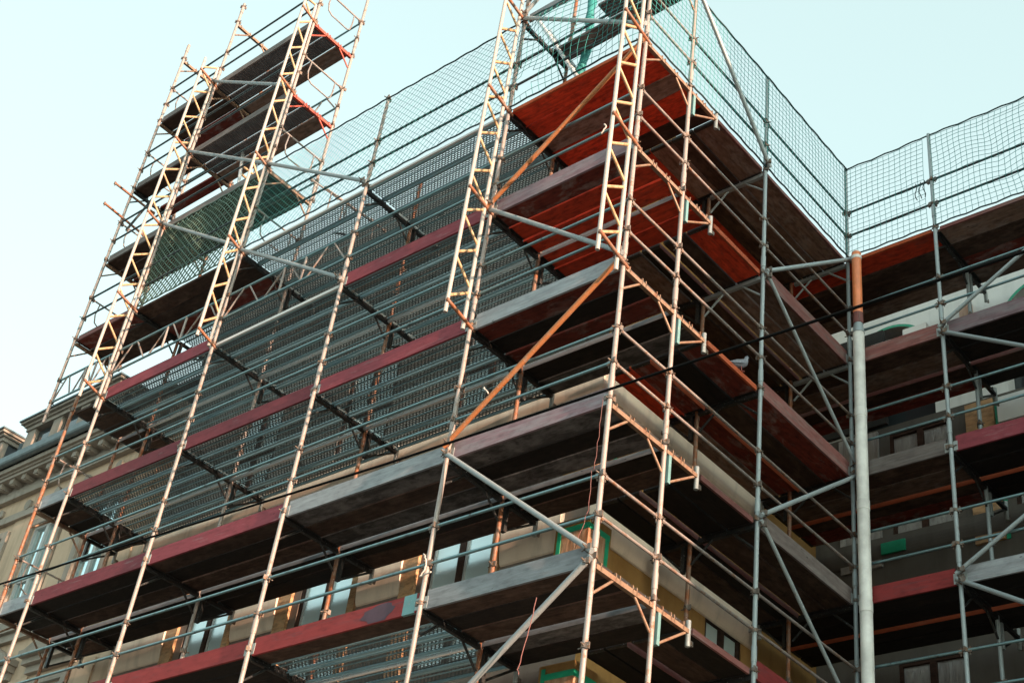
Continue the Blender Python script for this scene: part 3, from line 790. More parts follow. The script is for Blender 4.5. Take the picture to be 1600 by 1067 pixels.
# ------------------------------------------------------------------ poles
BAYS = ['front corner bay', 'second front bay from corner', 'third front bay from corner', 'fourth front bay from corner', 'narrow left end bay']
pole(0, 0, GZ, 13.0, 'outer pole at the front corner of the scaffold, full height', phase=.10)
pole(SX[1], 0, GZ, 13.0, 'outer front pole one bay left of the corner pole', phase=.34)
pole(SX[2], 0, GZ, 10.05, 'outer front pole two bays left of the corner, topped by the net')
pole(SX[3], 0, GZ, 16.0, 'outer front pole three bays left of corner, right edge of roof tower', phase=.5)
pole(SX[4], 0, GZ, 16.6, 'outer front pole four bays left of corner, middle of roof tower', phase=.3)
pole(SX[5], 0, GZ, 6.3, 'short rusty pole of the narrow end bay before the stone facade', 'pole_rust')
pole(SXT, 0, 6.05, 16.45, 'leftmost pole of the roof tower, rusty at its foot', 'pole_steel')
for k in range(1, 3): pole(SX[k], YI, GZ, 8.0 + (.9 if k == 2 else 4.6), f'inner pole by the wall, {("one bay", "two bays")[k-1]} left of the corner', 'pole_rust', 'inner scaffold poles')
pole(SX[3], YI, GZ, 16.9, 'inner pole by the wall at the right edge of the roof tower', 'pole_steel', 'inner scaffold poles')
pole(SX[4], YI, GZ, 15.9, 'inner pole by the wall in the middle of the roof tower', 'pole_rust', 'inner scaffold poles')
pole(SX[5], YI, GZ, 6.2, 'inner pole by the stone facade in the narrow end bay', 'pole_rust', 'inner scaffold poles')
pole(SXT, YI, 7.9, 16.0, 'inner pole at the far left of the roof tower', 'pole_steel', 'inner scaffold poles')
pole(0, TY[1], GZ, 12.5, 'side pole next to the corner pole, carrying the brackets', phase=.12)
pole(0, TY[2], GZ, 10.02, 'grey middle pole of the side face', 'pole_grey', phase=.1)
pole(0, TY[3], GZ, 10.02, 'pole in the inner corner behind the drainpipe', 'pole_grey')
pole(-XI, TY[2], GZ, 7.9, 'inner pole of the side scaffold behind the grey middle pole', 'pole_rust', 'inner scaffold poles')
pole(-XI, TY[3] - .05, GZ, 7.9, 'inner pole of the side scaffold in the inner corner', 'pole_rust', 'inner scaffold poles')
pole(WX[1], TY[3], GZ, 10.02, 'outer wing pole one bay right of the drainpipe', 'pole_grey')
pole(WX[2], TY[3], GZ, 10.02, 'outer wing pole at the right picture edge', 'pole_grey')
pole(WX[1], TY[3] + YI, GZ, 7.9, 'inner wing pole one bay right of the drainpipe', 'pole_grey', 'inner scaffold poles')
pole(WX[2], TY[3] + YI, GZ, 7.9, 'inner wing pole at the right picture edge', 'pole_grey', 'inner scaffold poles')

# ------------------------------------------------------------------ decks
ST = 'steel'
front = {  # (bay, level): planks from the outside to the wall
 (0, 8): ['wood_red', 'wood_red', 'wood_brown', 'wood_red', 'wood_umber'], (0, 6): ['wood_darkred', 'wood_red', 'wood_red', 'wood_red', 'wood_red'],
 (0, 4): ['wood_darkred', 'wood_shaded', 'wood_darkred', 'wood_shaded', 'wood_slate'], (0, 2): ['wood_slate', 'wood_shaded', 'wood_slate', 'wood_shaded', 'wood_umber'],
 (0, 0): ['wood_umber', 'wood_shaded', 'wood_umber', 'wood_slate', 'wood_shaded'],
 (1, 8): [ST] * 5, (1, 6): [ST] * 5, (1, 4): [ST] * 5, (1, 2): ['wood_slate', 'wood_umber', 'wood_slate', 'wood_shaded', 'wood_umber'], (1, 0): ['wood_umber', ST, ST, ST, ST],
 (2, 8): [ST] * 5, (2, 6): [ST] * 5, (2, 4): [ST] * 5, (2, 2): ['wood_umber', 'wood_shaded', 'wood_umber', 'wood_shaded', 'wood_shaded'], (2, 0): ['wood_shaded'] * 5,
 (3, 8): ['wood_umber', 'wood_umber', 'wood_darkred', ST, ST], (3, 6): [ST] * 5, (3, 4): [ST] * 5, (3, 2): ['wood_shaded', 'wood_shaded', 'wood_umber', 'wood_shaded', 'wood_shaded'], (3, 0): ['wood_shaded'] * 5,
 (4, 6): ['wood_umber'] * 5, (4, 4): ['wood_shaded', 'wood_umber', 'wood_shaded', 'wood_umber', 'wood_umber'], (4, 2): ['wood_shaded', 'wood_shaded', 'wood_umber', 'wood_shaded', 'wood_umber'], (4, 0): ['wood_shaded'] * 5}
for (b, z), mats in front.items():
    kind = 'perforated steel' if ST in mats[1] else {'wood_red': 'red plank', 'wood_darkred': 'dark red plank'}.get(mats[0], 'dark plank')
    deck('x', SX[b], SX[b + 1], 0, 1, z, mats, f'{kind} deck of the {ORD[z]} level, {BAYS[b]}', inner_edge='foam_white' if ST in mats[3:] else 'toe_grey')
side = {(1, 8): ['wood_brown', 'wood_umber', 'wood_brown', 'wood_red', 'wood_umber'], (1, 6): ['wood_red', 'wood_umber', 'wood_shaded', 'wood_brown', 'wood_umber'],
 (1, 4): ['wood_darkred', 'wood_shaded', 'wood_darkred', 'wood_red', 'wood_red'], (1, 2): ['wood_shaded', 'wood_shaded', 'wood_umber', 'wood_shaded', 'wood_darkred'], (1, 0): ['wood_shaded', 'wood_umber', 'wood_shaded', 'wood_shaded', 'wood_umber'],
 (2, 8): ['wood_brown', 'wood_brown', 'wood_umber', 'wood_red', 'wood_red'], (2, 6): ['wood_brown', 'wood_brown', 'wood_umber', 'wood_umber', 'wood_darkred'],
 (2, 4): ['wood_darkred', 'wood_umber', 'wood_darkred', 'wood_brown', 'wood_umber'], (2, 2): ['wood_umber', 'wood_umber', 'wood_shaded', 'wood_umber', 'wood_shaded'], (2, 0): ['wood_shaded'] * 5}
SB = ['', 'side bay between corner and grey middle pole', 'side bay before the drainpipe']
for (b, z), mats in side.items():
    deck('y', TY[b] if b > 1 else 1.765, TY[b + 1], 0, -1, z, mats, f'{"red-brown" if z > 3 else "dark brown"} plank deck, {ORD[z]} level, {SB[b]}', ROWS_SIDE, inner_edge='toe_orange_lit' if mats[3] in ('wood_red', 'wood_darkred') or z == 4 else 'toe_pink')
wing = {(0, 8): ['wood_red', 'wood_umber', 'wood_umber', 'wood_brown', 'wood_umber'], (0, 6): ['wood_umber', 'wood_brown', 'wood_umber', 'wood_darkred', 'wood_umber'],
 (0, 4): ['wood_umber', 'wood_brown', 'wood_umber', 'wood_darkred', 'wood_umber'], (0, 2): ['wood_shaded'] * 5, (0, 0): ['wood_shaded'] * 5,
 (1, 8): ['wood_brown', 'wood_umber', 'wood_darkred', 'wood_brown', 'wood_umber'], (1, 6): ['wood_shaded', 'wood_shaded', 'wood_umber', 'wood_shaded', 'wood_umber'], (1, 4): ['wood_shaded'] * 5, (1, 2): ['wood_shaded'] * 5, (1, 0): ['wood_shaded'] * 5,
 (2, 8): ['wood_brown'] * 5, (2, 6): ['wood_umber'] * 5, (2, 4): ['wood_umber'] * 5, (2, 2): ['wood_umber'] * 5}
WB = ['wing bay beside the drainpipe', 'right wing bay at the picture edge', 'far right wing bay']
WP = [-1.57, WX[1], WX[2], WX[3]]
for (b, z), mats in wing.items():
    deck('x', WP[b], WP[b + 1], TY[3], 1, z, mats, f'{"red-edged plank" if mats[0]=="wood_red" else "dark plank"} deck of the {ORD[z]} level, {WB[b]}', ROWS_SIDE, inner_edge='toe_orange_lit' if z in (2, 4) else 'toe_pink')
TN = {14: 'top tower deck', 12: 'middle tower deck', 10: 'lowest tower deck'}
tower = {(0, 14): ['ribbed', 'ribbed', 'wood_brown'], (0, 12): ['ribbed', 'ribbed', 'wood_brown'], (0, 10): ['wood_umber', 'wood_slate', 'wood_umber'],
         (1, 14): ['wood_umber', 'wood_umber', 'wood_darkred'], (1, 12): ['wood_umber', None, 'wood_darkred'], (1, 10): ['wood_umber', 'wood_umber', 'wood_darkred'], (1, 8): ['wood_darkred', 'wood_umber', 'wood_umber']}
for (b, z), mats in tower.items():
    xa, xb = (SX[3], SX[4]) if b == 0 else (SX[4], SXT)
    deck('x', xa, xb, 0, 1, z, mats, f'{"ribbed steel" if mats[0]=="ribbed" else "dark timber"} {TN.get(z, "deck just below the tower")}, {"right" if b == 0 else "left"} half', ROWS[:3])
# corner tower, level above the frame's edge: front planks missing (ladder hatch)
deck('x', -1.35, 0, 0, 1, 10, [None, 'ribbed', None], 'ribbed steel deck above the front corner, seen through the net', ROWS[:3])
deck('x', SX[1], 0, 0, 1, 10, [None, None, 'wood_slate'], 'single dark inner plank above the front corner bay', ROWS[:3])

# ------------------------------------------------------------------ toe boards
ft = {(0, 6): 'toe_mauve', (1, 6): 'toe_crimson', (3, 6): 'toe_crimson', (0, 4): 'toe_grey', (1, 4): 'toe_crimson', (2, 4): 'toe_crimson', (3, 4): 'toe_crimson', (4, 4): 'toe_grey',
      (0, 2): 'toe_mauve', (1, 2): 'toe_grey', (2, 2): 'toe_crimson', (3, 2): 'toe_crimson', (4, 2): 'toe_grey', (0, 0): 'toe_grey', (1, 0): 'toe_red', (2, 0): 'toe_red', (3, 0): 'toe_red'}
CN = {'toe_mauve': 'weathered mauve', 'toe_crimson': 'crimson', 'toe_grey': 'grey timber', 'toe_red': 'red', 'toe_pink': 'faded pink', 'toe_brown': 'bare grey-brown', 'toe_orange_lit': 'orange-red'}
for (b, z), m_ in ft.items():
    toe((SX[b + 1], 0, z), (SX[b], 0, z), -.075, .165, f'{CN[m_]} toe board, {ORD[z]} level, {BAYS[b]}', m_, (0, -1, 0), teal=(b, z) in ((1, 0),))
for b in (1, 2): toe((SX[b + 1], 0, 8), (SX[b], 0, 8), -.055, -.015, f'pale edge strip of the top steel deck, {BAYS[b]}', 'foam_white', (0, -1, 0), ends=False)
toe((SX[3], 0, 6), (SX[2], 0, 6), -.06, -.01, f'pale edge strip of second-level steel deck, {BAYS[2]}', 'foam_white', (0, -1, 0), ends=False)
toe((SX[1], 0, 8), (SX[0], 0, 8), -.06, .0, 'thin orange-red edge of the top deck, front corner bay', 'toe_orange_lit', (0, -1, 0), ends=False)
st_ = {(2, 6): 'toe_pink', (2, 4): 'toe_pink', (2, 2): 'toe_brown', (2, 0): 'toe_red'}
for (b, z), m_ in st_.items():
    toe((0, TY[b], z), (0, TY[b + 1], z), -.075, .165, f'{CN[m_]} toe board, {ORD[z]} level, {SB[b]}', m_, (1, 0, 0))
for z, m_ in ((6, 'toe_orange_lit'), (4, 'toe_orange_lit'), (2, 'toe_pink'), (0, 'toe_pink')):
    toe((0, 1.78, z), (0, TY[2], z), -.07, .005, f'thin {CN[m_]} deck edge, {ORD[z]} level, {SB[1]}', m_, (1, 0, 0), ends=False)
for b, (a, c_) in ((1, (TY[1], TY[2])), (2, (TY[2], TY[3]))): toe((0, a, 8), (0, c_, 8), -.06, .0, f'thin pink edge of the top deck, {SB[b]}', 'toe_pink', (1, 0, 0), ends=False)
wt = {(0, 6): 'toe_pink', (0, 4): 'toe_brown', (0, 2): 'toe_red', (1, 6): 'toe_mauve', (1, 4): 'toe_crimson', (1, 2): 'toe_grey', (1, 0): 'toe_red', (0, 0): 'toe_red'}
WPT = [0.0, WX[1], WX[2]]
for (b, z), m_ in wt.items():
    toe((WPT[b], TY[3], z), (WPT[b + 1], TY[3], z), -.075, .165, f'{CN[m_]} toe board, {ORD[z]} level, {WB[b]}', m_, (0, -1, 0))
toe((0, TY[3], 8), (WX[1], TY[3], 8), -.06, .005, 'thin orange-red edge of the top deck beside the drainpipe', 'toe_orange_lit', (0, -1, 0), ends=False)
toe((WX[1], TY[3], 8), (WX[2], TY[3], 8), -.06, .005, 'thin pink edge of the top deck at the right picture edge', 'toe_pink', (0, -1, 0), ends=False)
for b, (xa, xb) in enumerate(((SX[4], SX[3]), (SXT, SX[4]))):
    for z in (10, 12, 14): toe((xa, 0, z), (xb, 0, z), -.06, .10, f'grey-brown toe board of the {TN[z]}, {("right", "left")[b]} half', 'toe_brown', (0, -1, 0), ends=False)
toe((SXT, 0, 8), (SX[4], 0, 8), -.06, .06, 'brown toe board of the deck just below the tower', 'toe_pink', (0, -1, 0), ends=False)
toe((SX[1], 0, 10), (-.2, 0, 10), -.05, .12, 'grey toe board above the front corner bay, high under the sky', 'toe_grey', (0, -1, 0), ends=False)

# ------------------------------------------------------------------ guard rails
UL = {0.5: 'lower', 1.0: 'upper'}
for b in range(5):
    for z in LEV:
        if b == 4 and z > 5: continue
        if z == 6 and b in (2, 3): continue
        if z == 8 and b == 3: continue
        for h in (.5, 1.0):
            rail((SX[b + 1], 0, z + h), (SX[b], 0, z + h), f'{UL[h]} guard rail above the {ORD[z]} deck, {BAYS[b]}', 'rail_shaded' if z == 8 else 'rail_grey')
flat_girder(SX[3], SX[2], 0, 6.5, 7.0, 'lattice rail above the second-level deck, third front bay from corner')
flat_girder(SX[4], SX[3], 0, 6.5, 7.0, 'lattice rail above the second-level deck, fourth front bay from corner')
flat_girder(SXT, SX[4], 0, 6.5, 7.0, 'lattice rail at the far left below the roof tower')
flat_girder(SX[4], SX[3], YI, 12.5, 13.0, 'lattice rail at the back of the middle tower deck')
SN = ['narrow side bay next to the corner pole', SB[1], SB[2]]
for b in range(3):
    for z in LEV:
        for h in (.5, 1.0):
            rail((0, TY[b], z + h), (0, TY[b + 1], z + h), f'{UL[h]} side guard rail above {ORD[z]} deck, {SN[b]}', 'rail_warm' if z < 8 or b == 0 else 'rail_shaded')
for b in range(2):
    for z in LEV:
        for h in (.5, 1.0):
            rail((WPT[b], TY[3], z + h), (WPT[b + 1], TY[3], z + h), f'{UL[h]} guard rail above {ORD[z]} deck, {WB[b]}', 'rail_shaded' if z == 8 else 'rail_grey')
for b, (xa, xb) in enumerate(((SX[4], SX[3]), (SXT, SX[4]))):
    for z in (8, 10, 12, 14):
        for h in (.5, 1.0):
            rail((xa, 0, z + h), (xb, 0, z + h), f'{UL[h]} front rail above the {TN.get(z, "deck just below the tower")}, {("right", "left")[b]} half', 'rail_shaded')
    for z in (10, 12, 14):
        for h in (.5, 1.0):
            if b == 0 and z == 12: continue
            rail((xa, YI, z + h), (xb, YI, z + h), f'{UL[h]} back rail above the {TN[z]}, {("right", "left")[b]} half')
for h in (.5, 1.0):
    rail((SX[1], 0, 10 + h), (0, 0, 10 + h), f'{UL[h]} rail over the front corner bay, above the net')
# end frames of the tower (rail with a bent loop) where it meets the air
def end_frame(x, z, label):
    o = rail((x, 0, z + 1.0), (x, YI, z + 1.0), label, 'rail_warm', 'end frames of the tower', .018, 'end_frame', 'end frame')
    pts = [(x, .22, z + 1.0), (x, .20, z + .72), (x, .24, z + .56), (x, .34, z + .5), (x, .78, z + .5), (x, .84, z + .56), (x, .86, z + .72), (x, .86, z + 1.0)]
    MB().path(pts, .014, 8).build('loop', 'rail_warm', o)
end_frame(SX[3], 14, 'bent end frame at the right end of the top tower deck')
end_frame(SX[3], 12, 'bent end frame at the right end of the middle tower deck')
end_frame(SX[3], 10, 'bent end frame behind the pale net, right of the tower')
end_frame(SX[3], 8, 'bent end frame on the top deck below the tower, right end')
end_frame(SXT, 14, 'bent end frame at the left end of the top tower deck')
end_frame(SXT, 12, 'bent end frame at the left end of the middle tower deck')
end_frame(SXT, 10, 'bent end frame at the left end of the lowest tower deck')
end_frame(SXT, 8, 'bent end frame at the left, below the roof tower')
end_frame(SX[5], 4, 'bent rusty end frame of the narrow end bay, third level')
end_frame(SX[5], 2, 'bent rusty end frame of the narrow end bay, fourth level')

# ------------------------------------------------------------------ cross beams and brackets
PN = ['at the front corner pole', 'one bay left of corner', 'two bays left of corner', 'three bays left of corner', 'four bays left of corner', 'at the narrow left end bay']
for k in range(6):
    for z in LEV:
        if k == 5 and z > 5: continue
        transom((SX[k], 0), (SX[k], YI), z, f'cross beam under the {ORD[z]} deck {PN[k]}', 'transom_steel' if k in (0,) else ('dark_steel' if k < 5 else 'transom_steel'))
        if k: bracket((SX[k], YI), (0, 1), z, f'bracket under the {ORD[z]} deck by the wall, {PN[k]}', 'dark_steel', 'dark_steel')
for z in LEV:
    bracket((0, TY[1]), (0, 1), z, f'bracket with teal post on the side face, {ORD[z]} level', 'transom_steel', 'teal_paint')
    for k, nm in ((2, 'at the grey middle pole'), (3, 'in the inner corner')):
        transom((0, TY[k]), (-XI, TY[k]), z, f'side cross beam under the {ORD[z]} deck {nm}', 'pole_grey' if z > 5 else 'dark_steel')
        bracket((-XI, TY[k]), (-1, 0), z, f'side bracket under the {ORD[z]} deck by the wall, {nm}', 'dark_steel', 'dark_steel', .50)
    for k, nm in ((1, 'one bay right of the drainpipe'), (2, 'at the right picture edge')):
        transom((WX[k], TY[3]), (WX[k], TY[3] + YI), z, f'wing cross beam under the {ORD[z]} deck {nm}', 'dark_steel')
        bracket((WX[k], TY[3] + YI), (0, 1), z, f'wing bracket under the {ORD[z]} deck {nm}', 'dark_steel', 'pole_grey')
for k, (x, nm) in enumerate(((SX[3], 'right'), (SX[4], 'middle'), (SXT, 'left'))):
    for z in (8, 10, 12, 14, 16):
        if z == 16 and k == 0 or z == 8 and k < 2: continue
        transom((x, 0), (x, YI), z, f'tower cross beam {({8: "just below the tower", 10: "of the lowest deck", 12: "of the middle deck", 14: "of the top deck", 16: "above all decks"})[z]}, {nm} pole', 'transom_sunlit' if k == 0 and z in (14, 12) else ('transom_steel' if z != 12 or k != 2 else 'dark_steel'))
for x, nm in ((SX[1], 'left end'), (0, 'right end')):
    transom((x, 0), (x, YI), 10, f'cross beam above the front corner bay, {nm}', 'dark_steel' if x < 0 else 'transom_steel')

# ------------------------------------------------------------------ lattice girders, braces
girder(0, 0, .50, 3.82, 12.8, 'lattice girder fixed to the front corner pole', inner=.13)
girder(SX[1], 0, .48, 3.90, 12.8, 'lattice girder on the pole one bay left of the corner', inner=.13)
girder(SX[3], 0, .34, 5.95, 14.4, 'right lattice girder of the roof tower')
girder(SX[4], 0, .42, 5.75, 14.45, 'left lattice girder of the roof tower')
yb = -.07
B = lambda a, za, b, zb: ((SX[a], yb, za), (SX[b], yb, zb))
brace(*B(1, 2.0, 0, 0.05), 'thick pale brace crossing the corner bay down to the lowest level')
brace(*B(0, -.05, 1, -2.0), 'weathered brace rising to the corner from the bottom edge', 'brace_steel')
brace(*B(0, 4.0, 1, 2.1), 'orange rusty brace in the corner bay above the fourth level', 'brace_rust')
brace(*B(1, 6.0, 0, 4.1), 'grey brace under the second deck in the corner bay')
brace(*B(0, 7.9, 1, 6.05), 'peach sunlit brace under the red top deck', 'brace_rust')
brace(*B(1, 10.0, 0, 8.25), 'dark grey brace in front of the corner net', 'pole_grey')
brace((SX[1], yb, 10.05), (0, yb, 12.0), 'dark brace leaving the picture at the top', 'pole_grey')
brace(*B(4, 10.05, 3, 8.05), 'grey tower brace in front of the green net')
brace(*B(4, 12.0, 3, 10.05), 'grey tower brace under the middle tower deck')
brace(*B(4, 14.05, 3, 12.1), 'grey tower brace under the ribbed top tower deck')
brace(*B(3, 10.05, 2, 8.05), 'grey brace crossing the pale net right of the tower')
brace(*B(3, 8.0, 2, 6.05), 'grey brace over the steel mesh decks, third front bay', )
xb_ = .07
brace((xb_, TY[1], 10.0), (xb_, TY[2], 8.05), 'dark brace across the side net', 'pole_grey')
brace((xb_, TY[2], 6.0), (xb_, TY[3], 8.0), 'grey brace rising to the drainpipe top', 'pole_grey')
brace((xb_, TY[2], 5.95), (xb_, TY[3], 4.1), 'slender dark brace falling to the drainpipe, upper', 'pole_grey', .026)
brace((xb_, TY[2], 2.05), (xb_, TY[3], 3.95), 'grey brace rising to the drainpipe middle', 'pole_grey')
brace((xb_, TY[2], 1.95), (xb_, TY[3], .1), 'slender dark brace falling to the drainpipe, lower', 'pole_grey', .026)
yw = TY[3] - .07
brace((WX[1], yw, 6.05), (WX[2], yw, 7.95), 'dark wing brace rising right in front of the white wall', 'pole_grey', .030)
brace((WX[1], yw, 5.95), (WX[2], yw, 4.1), 'grey wing brace falling right below the white wall')
brace((WX[1], yw, 2.05), (WX[2], yw, 3.95), 'dark wing brace rising right near the bottom', 'pole_grey', .030)
brace((WX[1], yw, 1.95), (WX[2], yw, .1), 'grey wing brace falling right near the bottom')
for k, (x, za) in enumerate(((-8.05, 9.9), (-7.55, 9.45), (-7.1, 9.0))):
    o = rail((x, .55, za), (x + .1, 1.75, za), ('topmost', 'middle', 'lowest')[k] + ' of the three thin cross tubes behind the pale net beside the tower', 'rail_warm', 'cross tubes beside the tower', .017, 'cross_tube', 'tube')
    MB().tube((x + .02, .75, za), (x + .02, .75, za - .42), .014, 8).build('hanger', 'rail_warm', o); MB().tube((x + .07, 1.45, za), (x + .07, 1.45, za - .42), .014, 8).build('hanger', 'rail_warm', o)
# loose tubes clamped to the tower's left pole
for k, (za, dy, tilt) in enumerate(((11.15, -.55, .25), (11.75, -.50, .3))):
    rail((SXT + .05, dy, za), (SXT + .05, dy + 1.15, za + tilt - .35), ('lower', 'upper')[k] + ' rusty tube clamped crosswise to the leftmost tower pole', 'pole_rust', 'loose tubes on the tower', .026, 'clamped_tube', 'tube')
rail((SXT + .25, .05, 10.7), (SXT + .38, .4, 12.1), 'dark upright tube clamped beside the leftmost tower pole', 'dark_steel', 'loose tubes on the tower', .026, 'clamped_tube', 'tube')

# ------------------------------------------------------------------ nets
net((SX[3], 0), (SX[2], 0), 8.03, 9.97, 'fine pale net along the top deck, third front bay', 'net_teal', .13, .0036, True, .018)
net((SX[2], 0), (SX[1], 0), 8.03, 9.97, 'fine pale net along the top deck, second front bay', 'net_teal', .13, .0036, True, .018)
net((SX[1], 0), (0, 0), 8.03, 9.97, 'loose green net over the red deck of the front corner bay', 'net_teal', .12, .0046, False, .12, holes=((.35, .35, .17),))
net((0, 0), (0, TY[1]), 8.03, 11.0, 'net on the narrow side bay at the front corner', 'net_teal', .10, .0040, False, .014, nrm=(1, 0, 0))
net((0, TY[1]), (0, TY[2]), 8.03, 9.97, 'net with a dark brace before it on the side face', 'net_teal', .10, .0040, False, .014, nrm=(1, 0, 0))
net((0, TY[2]), (0, TY[3]), 8.03, 9.97, 'net on the side face ending at the drainpipe', 'net_teal', .10, .0040, False, .014, nrm=(1, 0, 0))
net((0, TY[3]), (WX[1] - .02, TY[3]), 8.03, 9.97, 'net on the wing between drainpipe and next pole', 'net_teal', .10, .0042, False, .035)
net((WX[1] + .03, TY[3]), (WX[2], TY[3]), 8.03, 9.97, 'torn net at the right picture edge', 'net_teal', .10, .0042, False, .07)
net((SX[4], .05), (SX[3], .05), 8.02, 9.95, 'dense green net hanging below the roof tower', 'net_green', .14, .0125, True, .04, 'net_green')
# gathered net hanging in the corner tower
pts = [(-2.15 + .14 * math.sin(k * .9) * .3 + k * .01, 1.0, 8.05 + k * .24) for k in range(14)]
o = MB().path(pts, [.05 + .035 * abs(math.sin(k * 1.3)) for k in range(14)], 8).build('gathered_net', 'net_teal', None, (-2.15, 1.0, 8.05)); tag(o, 'dark green net gathered into a rope behind the corner net', 'net')
pts = [(-1.55 + random.uniform(-.25, .25), .35 + random.uniform(-.1, .1), 8.05 + random.uniform(0, .12)) for k in range(16)]
o = MB().path(pts, .05, 7).build('net_heap', 'net_teal', None, (-1.55, .35, 8.0)); tag(o, 'heap of green net lying on the red top deck', 'net')
# torn strands hanging at the wing
for k in range(3):
    x = 1.25 + k * .07; pts = [(x + .02 * math.sin(j * 1.4 + k), TY[3] - .05, 9.0 - j * .07) for j in range(6)]
    o = MB().path(pts, .008, 5).build('net_strand', 'net_black', None, pts[0]); tag(o, 'torn net strand dangling left of the first wing pole', 'net strand', 'torn net strands')

# ------------------------------------------------------------------ ladder of the corner tower
lad = empty('ladder', (-1.35, .9, 8.0)); tag(lad, 'white ladder leaning from the red top deck up through the hatch', 'ladder')
a, b_ = Vector((-1.35, .72, 8.0)), Vector((-3.0, .72, 11.1)); w = Vector((0, .34, 0))
for off in (Vector((0, 0, 0)), w): MB().tube(a + off, b_ + off, .034, 8).build('stile', 'aluminium', lad)
for k in range(1, 12):
    p = a.lerp(b_, k / 12); MB().tube(p, p + w, .017, 8).build('rung', 'aluminium', lad)
lad2 = empty('ladder', (-9.6, .75, 10.0)); tag(lad2, 'pale ladder between the two lower decks of the roof tower', 'ladder')
a, b_ = Vector((-10.2, .55, 9.98)), Vector((-10.75, .55, 12.3)); w = Vector((0, .36, 0))
for off in (Vector((0, 0, 0)), w): MB().tube(a + off, b_ + off, .034, 8).build('stile', 'aluminium', lad2)
for k in range(1, 9):
    p = a.lerp(b_, k / 9); MB().tube(p, p + w, .024, 8).build('rung', 'lattice_web', lad2)

# ------------------------------------------------------------------ drainpipe in the inner corner
px, py = .235, 5.40
dp = empty('drainpipe', (px, py, GZ)); tag(dp, 'tall pale drainpipe with an orange top piece in the inner corner', 'drainpipe')
mb = MB().tube((px, py, 6.70), (px, py, 7.93), .074, 20); mb.build('orange_pipe', 'pipe_orange', dp)
mb = MB().tube((px, py, 7.80), (px, py, 7.86), .080, 20).tube((px, py, 7.93), (px, py, 7.97), .076, 20, .05); mb.build('pipe_cap', 'pipe_white', dp)
MB().tube((px, py, 6.52), (px, py, 6.72), .078, 20).build('red_socket', 'toe_pink', dp)
MB().tube((px, py, 6.34), (px, py, 6.52), .094, 20, .070).build('reducer', 'pole_grey', dp)
zc = 6.34
while zc > GZ + .2:
    zn = max(GZ, zc - 1.55)
    MB().tube((px, py, zn), (px, py, zc), .086, 20).build('pipe_length', 'pipe_white', dp)
    MB().tube((px, py, zn + .02), (px, py, zn + .17), .092, 20).build('pipe_collar', 'pipe_white', dp); zc = zn

# ------------------------------------------------------------------ black cable across the street side
pts = []
for k in range(41):
    x = -16 + 30 * k / 40; s = (k / 40 - .5) * 2
    pts.append((x, -3 , -.24 - .030 * (x + 6) - .012 * 0 + .0 * s))
CABZ = [(-16, .15), (-6.47, -.25), (-.07, -.51), (3.35, -.58), (4.59, -.61), (5.85, -.64), (14, -.70)]
def czi(x):
    for (a, za), (b, zb) in zip(CABZ, CABZ[1:]):
        if a <= x <= b:
            t = (x - a) / (b - a); return za + (zb - za) * t
pts = [(-16 + 30 * k / 60, -3, czi(-16 + 30 * k / 60)) for k in range(61)]
o = MB().path(pts, .0115, 8).build('cable', 'black_cable', None, pts[0]); tag(o, 'black cable slung across the front of the scaffold', 'cable')

# ------------------------------------------------------------------ small things
def rope(pts, label, r=.008, mat='rope_white'):
    P = []
    for a, b in zip(pts, pts[1:]):
        for j in range(6): P.append(Vector(a).lerp(Vector(b), j / 6) + Vector((random.uniform(-.008, .008), random.uniform(-.008, .008), 0)))
    P.append(Vector(pts[-1])); o = MB().path(P, r, 6).build('rope_end', mat, None, P[0]); tag(o, label, 'rope', 'loose rope ends')
rope([(-.62, -.12, -.38), (-.66, -.13, -.75), (-.75, -.12, -1.15), (-.72, -.13, -1.22)], 'pale rope end hanging from the lowest corner brace', .005, 'toe_pink')
rope([(-.10, -.05, 1.05), (-.09, -.06, .55), (-.22, -.06, .12)], 'thin pink rope beside the corner pole, lowest level', .0035, 'toe_pink')
rope([(-.06, -.05, 2.0), (-.05, -.06, 1.55), (-.07, -.06, 1.05)], 'thin pink rope along the corner pole, fourth level', .0035, 'toe_pink')
rope([(SX[1] - .04, -.05, .62), (SX[1] + .05, -.06, .45), (SX[1] - .03, -.06, .32), (SX[1] + .16, -.08, .33)], 'pale rope knotted round the pole left of the corner', .009)
rope([(-.55, -.03, 6.62), (-.50, -.05, 6.52), (-.56, -.05, 6.42)], 'short white rope tied to the rail under the red deck', .010)
rope([(SX[1] + .55, -.1, 2.75), (SX[1] + .66, -.12, 2.62)], 'white strap end on the orange brace', .010)
for k, (x0, x1, z0, z1) in enumerate(((.30, .62, 6.10, 6.26), (.82, 1.20, 6.10, 6.36))):
    mb = MB().bx(x0, x1, TY[3] + .12, TY[3] + .45, z0 - .1, z1)
    o = mb.build('insulation_block', 'foam_white', None, (x0, TY[3] + .12, 6.0)); tag(o, ('low white foam block beside the drainpipe toe board', 'taller white foam block left of the first wing pole')[k], 'foam block', 'white foam blocks')

